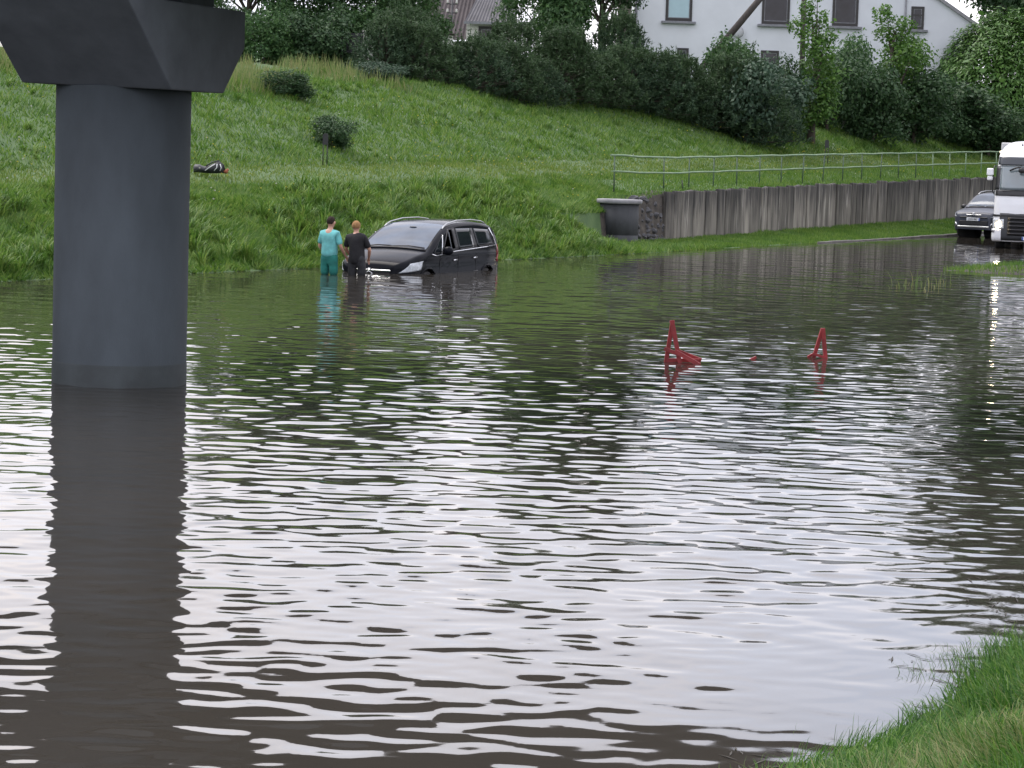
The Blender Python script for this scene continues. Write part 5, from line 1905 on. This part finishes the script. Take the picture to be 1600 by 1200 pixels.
# diamond emblem
dm = MB()
o_, i_ = [(0, 0.17), (0.125, 0), (0, -0.17), (-0.125, 0)], [(0, 0.1), (0.07, 0), (0, -0.1), (-0.07, 0)]
cv = [(x, -0.09, 0.93 + z) for x, z in o_] + [(x, -0.11, 0.93 + z) for x, z in i_]
dm.add(cv + [(x, -0.05, z) for x, _, z in cv], [(k, (k + 1) % 4, (k + 1) % 4 + 4, k + 4) for k in range(4)] + [(k + 8, (k + 1) % 4 + 8, (k + 1) % 4, k) for k in range(4)] + [(k + 4, (k + 1) % 4 + 4, (k + 1) % 4 + 12, k + 12) for k in range(4)])
dm.build('emblem', M_CHROME, truck)
M_HLIT = pmat('lit_lamp', (0.9, 0.85, 0.7), 0.2, emit=(1.0, 0.78, 0.48), estr=60.0)
for sg in (-1, 1):
    a, b_ = sorted((sg * 0.86, sg * 1.26))
    hl = cab_patch('headlight', a, b_, 0.72, 1.02, M_LAMP, 0.02)
    p = cab_pt(sg * 1.03, 0.83, 0.035)
    MB().ball(p, (0.085, 0.03, 0.085)).build('bulb', M_HLIT, hl)
    p = cab_pt(sg * 1.0, 0.95, 0.035)
    MB().ball(p, (0.045, 0.02, 0.035)).build('side_bulb', pmat('dim_bulb', (0.8, 0.75, 0.6), 0.2, emit=(1, 0.8, 0.5), estr=3.0), hl)
    a, b_ = sorted((sg * 0.94, sg * 1.5))
    cab_patch('bumper_corner', a, b_, 0.30, 0.70, M_TWHITE, 0.03)
    mk = MB()
    for k in range(3):
        p0, p1 = cab_pt(sg * (1.14 + 0.05 * k), 0.65, 0.05), cab_pt(sg * (1.165 + 0.05 * k), 0.58, 0.05)
        mk.tube([p0, p1], 0.012, 5)
    mk.build('dark_mark', M_INK, truck)
    # mirrors
    mr_ = MB().box((-0.11, -0.07, 2.42), (0.11, 0.07, 2.66), 0.03, Matrix.Translation((sg * 1.40, 0.42, 0)))
    mo = mr_.build('wing_mirror', M_TWHITE, truck)
    MB().box((-0.09, -0.06, 2.26), (0.09, 0.06, 2.40), 0.03, Matrix.Translation((sg * 1.40, 0.42, 0))).build('wide_mirror', M_TWHITE, mo)
    MB().tube([(sg * 1.16, 0.62, 2.74), (sg * 1.27, 0.45, 2.74), (sg * 1.31, 0.42, 2.5), (sg * 1.30, 0.42, 1.9), (sg * 1.2, 0.4, 1.78)], 0.022, 6).build('mirror_arm', M_TRIM, mo)
    # wheels
    Mw = Matrix.Translation((sg * 1.02, 1.35, 0.5)) @ Matrix.Rotation(math.pi / 2, 4, 'Y')
    wh = MB().lathe([(0.29, -0.16), (0.46, -0.16), (0.5, -0.12), (0.5, 0.12), (0.46, 0.16), (0.29, 0.16), (0.27, 0.05), (0.0, 0.05)], 36, M=Mw).build('wheel', M_RUBBER, truck)
    MB().lathe([(0.285, 0.0), (0.2, 0.12), (0.1, 0.15), (0.0, 0.15)], 24, M=Mw @ Matrix.Scale(sg, 4, (0, 0, 1))).build('rim', M_ALLOY, wh)
    MB().ball((sg * 1.1, 0.75, 3.2), (0.05, 0.06, 0.035)).build('roof_lamp', pmat('roof_marker', (0.8, 0.7, 0.5), 0.2, emit=(1, 0.85, 0.6), estr=2.0), truck)
# front mirror on its arm and the aerial
fm = MB().ball((-0.36, -0.02, 2.62), (0.12, 0.06, 0.1)).tube([(-0.75, 0.12, 2.6), (-0.55, 0.0, 2.7), (-0.4, -0.01, 2.72)], 0.03, 6)
fm.build('front_mirror', M_TRIM, truck)
MB().tube([(-0.42, 0.78, 3.38), (-0.42, 0.8, 3.52)], [0.035, 0.012], 6).build('aerial', M_TRIM, truck)
for x0, x1 in ((-0.95, -0.1), (0.0, 0.9)):
    MB().tube([cab_pt(x0, 1.93, 0.03), cab_pt((x0 + x1) / 2, 1.97, 0.035), cab_pt(x1, 1.95, 0.03)], 0.014, 5).build('wiper', M_TRIM, truck)
pl = MB().box((-0.26, -0.055, 0.36), (0.26, -0.03, 0.475), 0.004).build('number_plate', M_PLATE, truck)
MB().box((-0.258, -0.0575, 0.362), (-0.215, -0.0555, 0.473)).build('plate_band', M_PLATEB, pl)
to = link('lettering', text_mesh('WGM 4J1', 0.12), M_INK, pl, (0.02, -0.0585, 0.417))
to.rotation_euler = (math.pi / 2, 0, 0)
to.scale = (0.82, 1, 1)
# box trailer behind
MB().box((-1.22, 2.6, 0.95), (1.22, 13.5, 3.52), 0.03).build('trailer_box', pmat('trailer_tarp', (0.5, 0.5, 0.5), 0.6, vary=0.1), truck)
MB().box((-0.5, 0.6, 0.35), (0.5, 13.0, 0.9), 0.02).build('chassis', M_INSIDE, truck)
for y in (4.2, 9.5, 10.8, 12.1):
    for sg in (-1, 1):
        Mw = Matrix.Translation((sg * 1.0, y, 0.5)) @ Matrix.Rotation(math.pi / 2, 4, 'Y')
        MB().lathe([(0.0, -0.16), (0.46, -0.16), (0.5, -0.12), (0.5, 0.12), (0.46, 0.16), (0.0, 0.16)], 28, M=Mw).build('wheel', M_RUBBER, truck)
# ------------------------------------------------------------------ red barriers
M_RED = pmat('red_barrier_paint', (0.33, 0.022, 0.026), 0.45, vary=0.3, scale=6, bump=0.2, bscale=20)


def beam(mb, a, b_, w, d):
    """rectangular bar from a to b, w across the view, d in depth"""
    a, b_ = Vector(a), Vector(b_)
    t_ = (b_ - a).normalized()
    side = t_.cross(Vector((0, 1, 0)))
    if side.length < 1e-3:
        side = Vector((1, 0, 0))
    side.normalize()
    up_ = side.cross(t_)
    vs = []
    for p in (a, b_):
        for i, j in ((-1, -1), (1, -1), (1, 1), (-1, 1)):
            vs.append((p + side * (i * w / 2) + up_ * (j * d / 2))[:])
    mb.add(vs, [(0, 1, 2, 3), (7, 6, 5, 4), (0, 4, 5, 1), (1, 5, 6, 2), (2, 6, 7, 3), (3, 7, 4, 0)])
    return mb


p1 = on_z(1047, 566)
b1 = thing('barrier_stand', 'red A-shaped barrier stand with its foot bars tilted out of the water', 'barrier', (p1.x, p1.y, 0))
beam(MB(), (-0.10, 0.0, -0.35), (0.015, 0.0, 0.57), 0.055, 0.07).build('leg', M_RED, b1)
beam(MB(), (0.14, -0.06, -0.05), (0.0, -0.02, 0.575), 0.06, 0.07).build('leg', M_RED, b1)
beam(MB(), (-0.09, -0.08, 0.19), (0.14, -0.12, 0.11), 0.05, 0.05).build('brace', M_RED, b1)
beam(MB(), (0.06, -0.14, 0.16), (0.39, -0.2, -0.01), 0.055, 0.07).build('foot_bar', M_RED, b1)
beam(MB(), (0.12, 0.12, 0.14), (0.43, 0.08, 0.03), 0.06, 0.06).build('foot_bar', M_RED, b1)
beam(MB(), (-0.05, 0.0, 0.03), (0.40, 0.0, 0.035), 0.05, 0.05).build('floor_bar', M_RED, b1)
p2 = on_z(1283, 559)
b2 = thing('barrier_stand', 'smaller red A-shaped barrier stand standing alone in the water on the right', 'barrier', (p2.x, p2.y, 0))
beam(MB(), (-0.12, 0.0, -0.05), (0.005, 0.0, 0.42), 0.05, 0.07).build('leg', M_RED, b2)
beam(MB(), (0.085, -0.05, -0.25), (0.005, -0.02, 0.425), 0.055, 0.07).build('leg', M_RED, b2)
beam(MB(), (-0.13, -0.06, 0.06), (0.08, -0.1, 0.0), 0.035, 0.045).build('brace', M_RED, b2)
beam(MB(), (-0.19, 0.02, 0.0), (-0.08, 0.0, 0.07), 0.035, 0.045).build('foot_bar', M_RED, b2)
p3 = on_z(1176, 561)
tag(beam(MB(), (-0.06, 0, -0.03), (0.05, 0, 0.03), 0.035, 0.05).build('barrier_rail', M_RED, None, loc=(p3.x, p3.y, 0.0)), 'tip of a sunken red rail just breaking the water between the barrier stands', 'barrier rail')

# ------------------------------------------------------------------ people
M_SKIN = pmat('skin', (0.42, 0.235, 0.17), 0.55, vary=0.1, scale=12)
M_HAIRD = pmat('dark_brown_hair', (0.03, 0.022, 0.018), 0.8, spec=0.1, vary=0.3, scale=30, bump=0.5, bscale=90)
M_HAIRR = pmat('ginger_hair', (0.28, 0.16, 0.075), 0.8, spec=0.1, vary=0.25, scale=30, bump=0.5, bscale=90)
M_TEAL = pmat('teal_shirt', (0.13, 0.42, 0.42), 0.85, vary=0.28, scale=4, bump=0.7, bscale=9)
M_TEALD = pmat('teal_shorts', (0.012, 0.15, 0.125), 0.85, vary=0.25, scale=5, bump=0.7, bscale=9)
M_BLK = pmat('black_cotton', (0.009, 0.009, 0.011), 0.9, vary=0.25, scale=5, bump=0.7, bscale=10)
M_DKC = pmat('dark_trousers', (0.018, 0.019, 0.022), 0.85, vary=0.45, scale=9, bump=0.6, bscale=12)


def skin_obj(name, verts, edges, radii, mat, parent, roots=(0,), levels=2):
    me = bpy.data.meshes.new(name)
    me.from_pydata([tuple(v) for v in verts], edges, [])
    o = link(name, me, mat, parent)
    sk = o.modifiers.new('skin', 'SKIN')
    sk.use_smooth_shade = True
    lay = me.skin_vertices[0] if len(me.skin_vertices) else None
    if lay is None:
        bm = bmesh.new()
        bm.from_mesh(me)
        bm.verts.layers.skin.verify()
        bm.to_mesh(me)
        bm.free()
        lay = me.skin_vertices[0]
    for i, r in enumerate(radii):
        lay.data[i].radius = r if isinstance(r, (tuple, list)) else (r, r)
        lay.data[i].use_root = i in roots
    ss_ = o.modifiers.new('subdivision', 'SUBSURF')
    ss_.levels = levels
    ss_.render_levels = levels
    return o


class Graph:
    def __init__(self):
        self.v, self.e, self.r = [], [], []

    def add(self, p, r, prev=None):
        self.v.append(Vector(p))
        self.r.append(r)
        i = len(self.v) - 1
        if prev is not None:
            self.e.append((prev, i))
        return i

    def chain(self, pts, prev):
        for p, r in pts:
            prev = self.add(p, r, prev)
        return prev


def hand(g, wrist, elbow, prev, side, curl=0.5):
    """palm and five fingers; side: direction of the thumb"""
    d = (Vector(wrist) - Vector(elbow)).normalized()
    side = Vector(side)
    side = (side - d * side.dot(d)).normalized()
    nrm = d.cross(side)
    w = Vector(wrist)
    palm = g.add(w + d * 0.05, (0.036, 0.016), prev)
    kn = g.add(w + d * 0.085, (0.04, 0.014), palm)
    for k, (off, ln) in enumerate(((0.032, 0.075), (0.011, 0.085), (-0.011, 0.078), (-0.032, 0.06))):
        a = w + d * 0.095 + side * off
        i0 = g.add(a, 0.009, kn)
        b_ = a + d * ln * 0.5 + nrm * 0.012 * curl
        i1 = g.add(b_, 0.0085, i0)
        g.add(b_ + d * ln * 0.4 + nrm * 0.03 * curl, 0.007, i1)
    t0 = w + d * 0.03 + side * 0.036
    i0 = g.add(t0, 0.011, palm)
    i1 = g.add(t0 + d * 0.03 + side * 0.02, 0.010, i0)
    g.add(t0 + d * 0.06 + side * 0.024 + nrm * 0.01, 0.008, i1)


def person(label, px, py, face, shirt, shorts, hair, hgt=1.76, lean=(0, 0), head_turn=0.0, arms=None, hem=0.0, short_sl=True, knee=(0, 0)):
    """stands on the flooded ground; local -y is forward"""
    p = on_z(px, py)
    root = thing('person', label, 'person', (p.x, p.y, -0.52), face)
    k = hgt / 1.76
    lx, ly = lean

    def P(x, y, z):
        f = max(0, (z - 0.95)) / 0.8
        return Vector((x + lx * f, y + ly * f, z)) * k
    g = Graph()
    pel = g.add(P(0, 0, 0.95), (0.165, 0.115))
    wa = g.add(P(0, 0.005, 1.10), (0.145, 0.105), pel)
    chs = g.add(P(0, 0.01, 1.28), (0.165, 0.12), wa)
    cla = g.add(P(0, 0.015, 1.42), (0.13, 0.09), chs)
    nk = g.add(P(0, 0.005, 1.50), (0.058, 0.06), cla)
    nk2 = g.add(P(0, -0.01, 1.56), (0.055, 0.058), nk)
    ht = head_turn
    hf = Vector((math.sin(ht), -math.cos(ht), 0))
    hs = Vector((math.cos(ht), math.sin(ht), 0))
    hb = P(0, -0.015, 1.615)
    h1 = g.add(hb, (0.068, 0.082), nk2)
    h2 = g.add(P(0, -0.018, 1.675), (0.078, 0.096), h1)
    h3 = g.add(P(0, -0.012, 1.735), (0.06, 0.075), h2)
    # nose, chin, ears
    g.add(hb + hf * 0.108 + Vector((0, 0, 0.045)), 0.012, h1)
    g.add(hb + hf * 0.075 + Vector((0, 0, -0.045)), 0.026, h1)
    for s_ in (-1, 1):
        g.add(hb + hs * (s_ * 0.088) + Vector((0, 0, 0.045)), 0.014, h1)
    arm_pts = {}
    for s_ in (-1, 1):
        sh_ = P(s_ * 0.185, 0.015, 1.40)
        el, wr_ = arms[s_]
        el, wr_ = P(*el), P(*wr_)
        i = g.add(sh_, 0.058, cla)
        i = g.add((sh_ + el) / 2, 0.05, i)
        i = g.add(el, 0.04, i)
        i = g.add((el * 0.6 + wr_ * 0.4), 0.04, i)
        i = g.add(wr_, (0.026, 0.024), i)
        hand(g, wr_, el, i, (0, -1, 0.2))
        arm_pts[s_] = (sh_, el, wr_)
        hp = P(s_ * 0.095, 0, 0.86)
        kn_ = P(s_ * 0.105 + knee[0], -0.03 + knee[1], 0.48)
        i = g.add(hp, (0.088, 0.09), pel)
        i = g.add((hp + kn_) / 2, 0.075, i)
        i = g.add(kn_, 0.056, i)
        i = g.add(P(s_ * 0.108, 0.01, 0.30), 0.055, i)
        i = g.add(P(s_ * 0.11, 0.02, 0.08), 0.036, i)
        g.add(P(s_ * 0.115, -0.13, 0.035), (0.035, 0.025), i)
    body = skin_obj('body', g.v, g.e, g.r, M_SKIN, root)
    # shirt
    q = Graph()
    a = q.add(P(0, 0.005, 0.84 + hem), (0.222, 0.172))
    b_ = q.add(P(0, 0.005, 1.06), (0.195, 0.15), a)
    b_ = q.add(P(0, 0.012, 1.25), (0.192, 0.142), b_)
    c_ = q.add(P(0, 0.018, 1.40), (0.165, 0.115), b_)
    q.add(P(0, 0.01, 1.515), (0.085, 0.085), c_)
    for s_ in (-1, 1):
        sh_, el, _ = arm_pts[s_]
        i = q.add(sh_ + Vector((0, 0, 0.005)), 0.078, c_)
        i = q.add(sh_ * 0.5 + el * 0.5, 0.074, i)
        q.add(sh_ * 0.12 + el * 0.88, 0.07, i)
    skin_obj('shirt', q.v, q.e, q.r, shirt, root)
    # shorts or trousers
    q = Graph()
    a = q.add(P(0, 0.0, 1.06), (0.18, 0.135))
    b_ = q.add(P(0, 0.003, 0.90), (0.2, 0.152), a)
    for s_ in (-1, 1):
        i = q.add(P(s_ * 0.1, 0.0, 0.80), (0.108, 0.115), b_)
        i = q.add(P(s_ * 0.108, -0.005, 0.66), 0.105, i)
        q.add(P(s_ * 0.112, -0.01, 0.47), 0.1, i)
    skin_obj('shorts', q.v, q.e, q.r, shorts, root)
    # hair: cap over the back and top of the skull
    bm = bmesh.new()
    bmesh.ops.create_icosphere(bm, subdivisions=4, radius=1)
    rm = []
    for v in bm.verts:
        c = v.co
        fr = c.dot(hf)
        if c.z < -0.55 + 0.95 * max(0, fr + 0.25) or (fr > 0.55 and c.z < 0.62):
            rm.append(v)
    bmesh.ops.delete(bm, geom=rm, context='VERTS')
    hc_ = P(0, -0.012, 1.672)
    for v in bm.verts:
        n_ = 1 + 0.03 * math.sin(v.co.x * 17 + v.co.y * 13) + 0.02 * math.sin(v.co.z * 23)
        v.co = Vector((v.co.x * 0.092 * n_, v.co.y * 0.108 * n_, v.co.z * 0.108 * n_)) + hc_
    me = bpy.data.meshes.new('hair')
    bm.to_mesh(me)
    bm.free()
    for pg in me.polygons:
        pg.use_smooth = True
    ho = link('hair', me, hair, root)
    so = ho.modifiers.new('thickness', 'SOLIDIFY')
    so.thickness = 0.014
    so.offset = -1
    return root, P


# face: rotation about z; local -y is forward, people look away from the camera, so about 180 degrees
r1, P1 = person('person in a teal T-shirt and green shorts wading left of the stranded car', 514, 428.5, R(152), M_TEAL, M_TEALD, M_HAIRD, 1.74, (0.0, -0.03), -0.35,
                {-1: ((-0.27, -0.02, 1.13), (-0.30, -0.19, 0.92)), 1: ((0.25, 0.02, 1.13), (0.2, -0.15, 0.98))}, hem=0.02)
MB().tube([P1(0.168, -0.06, 0.98), P1(0.2, -0.03, 0.8), P1(0.195, -0.01, 0.55)], 0.008, 5).build('side_stripe', M_BLK, r1)
r2, P2 = person('person in a black T-shirt with ginger hair pushing at the front of the car', 557.5, 430, R(172), M_BLK, M_DKC, M_HAIRR, 1.66, (0.06, -0.05), 0.1,
                {-1: ((-0.28, -0.06, 1.13), (-0.22, -0.24, 0.93)), 1: ((0.27, -0.06, 1.14), (0.19, -0.25, 0.95))}, hem=-0.1)
